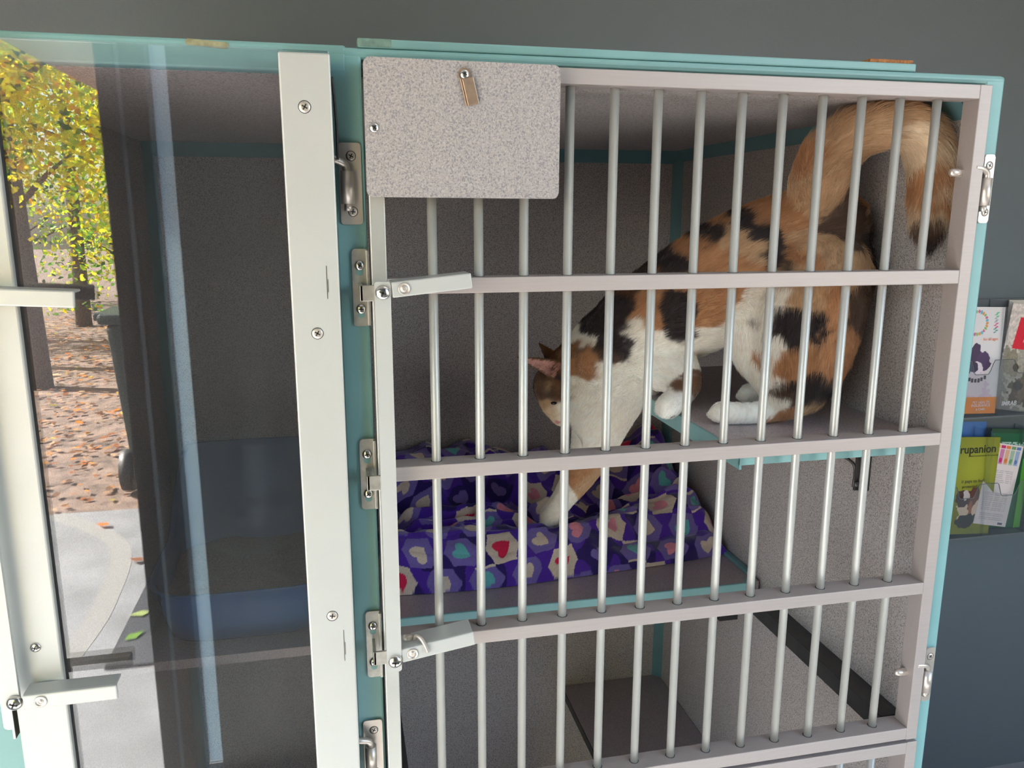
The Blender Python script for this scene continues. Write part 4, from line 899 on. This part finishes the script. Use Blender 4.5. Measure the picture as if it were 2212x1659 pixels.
    for v in bm.verts: v.co.z = ec.z+(v.co.z-ec.z)*.5
    obj('eye', bm, 'eye', ct)
    # ---- fur
    npoly = len(me2.polygons); cen = np.empty(npoly*3, np.float32); me2.polygons.foreach_get('center', cen); cen = cen.reshape(-1, 3).astype(float)
    fn = np.empty(npoly*3, np.float32); me2.polygons.foreach_get('normal', fn); fn = fn.reshape(-1, 3).astype(float)
    ar = np.empty(npoly, np.float32); me2.polygons.foreach_get('area', ar); ar = ar.astype(float)
    N = 95000
    k = rng.choice(npoly, N, p=ar/ar.sum()); root = cen[k]+rng.uniform(-.0017, .0017, (N, 3)); n = fn[k]; root -= n*((root-cen[k])*n).sum(1)[:, None]
    segA, segB, segL, segR = [], [], [], []
    ln = dict(torso=.0085, neck=.007, head=.0028, cheek=.006, chest=.008, nearfore=.0042, tuckfore=.0034, thigh=.0105, flank=.0085, foot=.0024, farhind=.0026, tail=.0125)
    for nm, pts in CAT_CHAINS.items():
        P = [np.array(p) for p in pts]
        if nm in ('torso', 'neck', 'head', 'cheek'): P = P[::-1]
        for p, q in zip(P, P[1:]): segA.append(p[:3]); segB.append(q[:3]); segL.append(ln[nm]); segR.append((p[3]+q[3])/2)
    A = np.array(segA); B = np.array(segB); AB = B-A; L2 = (AB**2).sum(1)
    T = np.empty((N, 3)); LL = np.empty(N)
    for i in range(0, N, 20000):
        p = root[i:i+20000]; t = np.clip(((p[:, None]-A[None])*AB[None]).sum(2)/L2, 0, 1); c = A[None]+t[:, :, None]*AB[None]
        d = np.linalg.norm(p[:, None]-c, axis=2)-np.array(segR)[None]; w = np.exp(-d/.006); w /= w.sum(1)[:, None]
        T[i:i+20000] = w @ (AB/np.sqrt(L2)[:, None]); LL[i:i+20000] = w @ np.array(segL)
    T -= n*(T*n).sum(1)[:, None]; T /= np.linalg.norm(T, axis=1)[:, None]+1e-6
    earm = np.zeros(N, bool)
    for a_, b_, t_ in CAT_EARS:
        cc = (np.array(a_)+np.array(b_)+2*np.array(t_))/4; earm |= np.linalg.norm(root-cc, axis=1) < .024
    LL[earm] = .0014
    LL[np.linalg.norm(root-np.array(CAT_EYE), axis=1) < .008] = .0006
    LL[np.linalg.norm(root-n0, axis=1) < .010] = .0008
    LL *= rng.uniform(.6, 1.25, N)
    clump = np.stack([vnoise(root[:, 0]*90+s*7, root[:, 2]*90+root[:, 1]*60, 40+s)-.5 for s in range(3)], 1)
    D = T+.42*n+.35*clump+rng.normal(size=(N, 3))*.10; D /= np.linalg.norm(D, axis=1)[:, None]
    tip = D+T*.5-n*.18; tip /= np.linalg.norm(tip, axis=1)[:, None]
    pts = np.stack([root-n*.0006, root+D*LL[:, None]*.35, root+(D*.7+tip*.0)*LL[:, None], root+(D*.55+tip*.75)*LL[:, None]], 1)
    hc = bpy.data.hair_curves.new('fur'); hc.add_curves([4]*N)
    hc.points.foreach_set('position', pts.astype(np.float32).ravel()) if hasattr(hc.points[0], 'position') else None
    hc.attributes['position'].data.foreach_set('vector', pts.astype(np.float32).ravel())
    ra = hc.attributes.get('radius') or hc.attributes.new('radius', 'FLOAT', 'POINT')
    ra.data.foreach_set('value', np.tile(np.array([.00019, .00017, .00012, .00003], np.float32), N))
    hcol = colour(root)*rng.uniform(.90, 1.2, (N, 1))
    ca = hc.attributes.new('col', 'FLOAT_COLOR', 'CURVE'); ca.data.foreach_set('color', np.concatenate([np.clip(hcol, 0, 1), np.ones((N, 1))], 1).astype(np.float32).ravel())
    hc.materials.append(M['fur'])
    # the pink ear keeps almost no fur
    fo = bpy.data.objects.new('fur', hc); col.objects.link(fo); fo['kind'] = 'stuff'
    fo.parent = ct; fo.matrix_parent_inverse = Matrix.Translation(ct.matrix_world.translation).inverted()
    # whiskers
    for i in range(6):
        p = Vector(CAT_NOSE)+Vector((.008, .0, .002*i-.004)); bm = new()
        bm_tube(bm, spline([p, p+Vector((.012+.002*i, -.020, -.012-.002*i)), p+Vector((.022, -.038, -.026-.004*i))], 5), .0002, 5); obj('whisker', bm, 'white', ct)
build_cat()
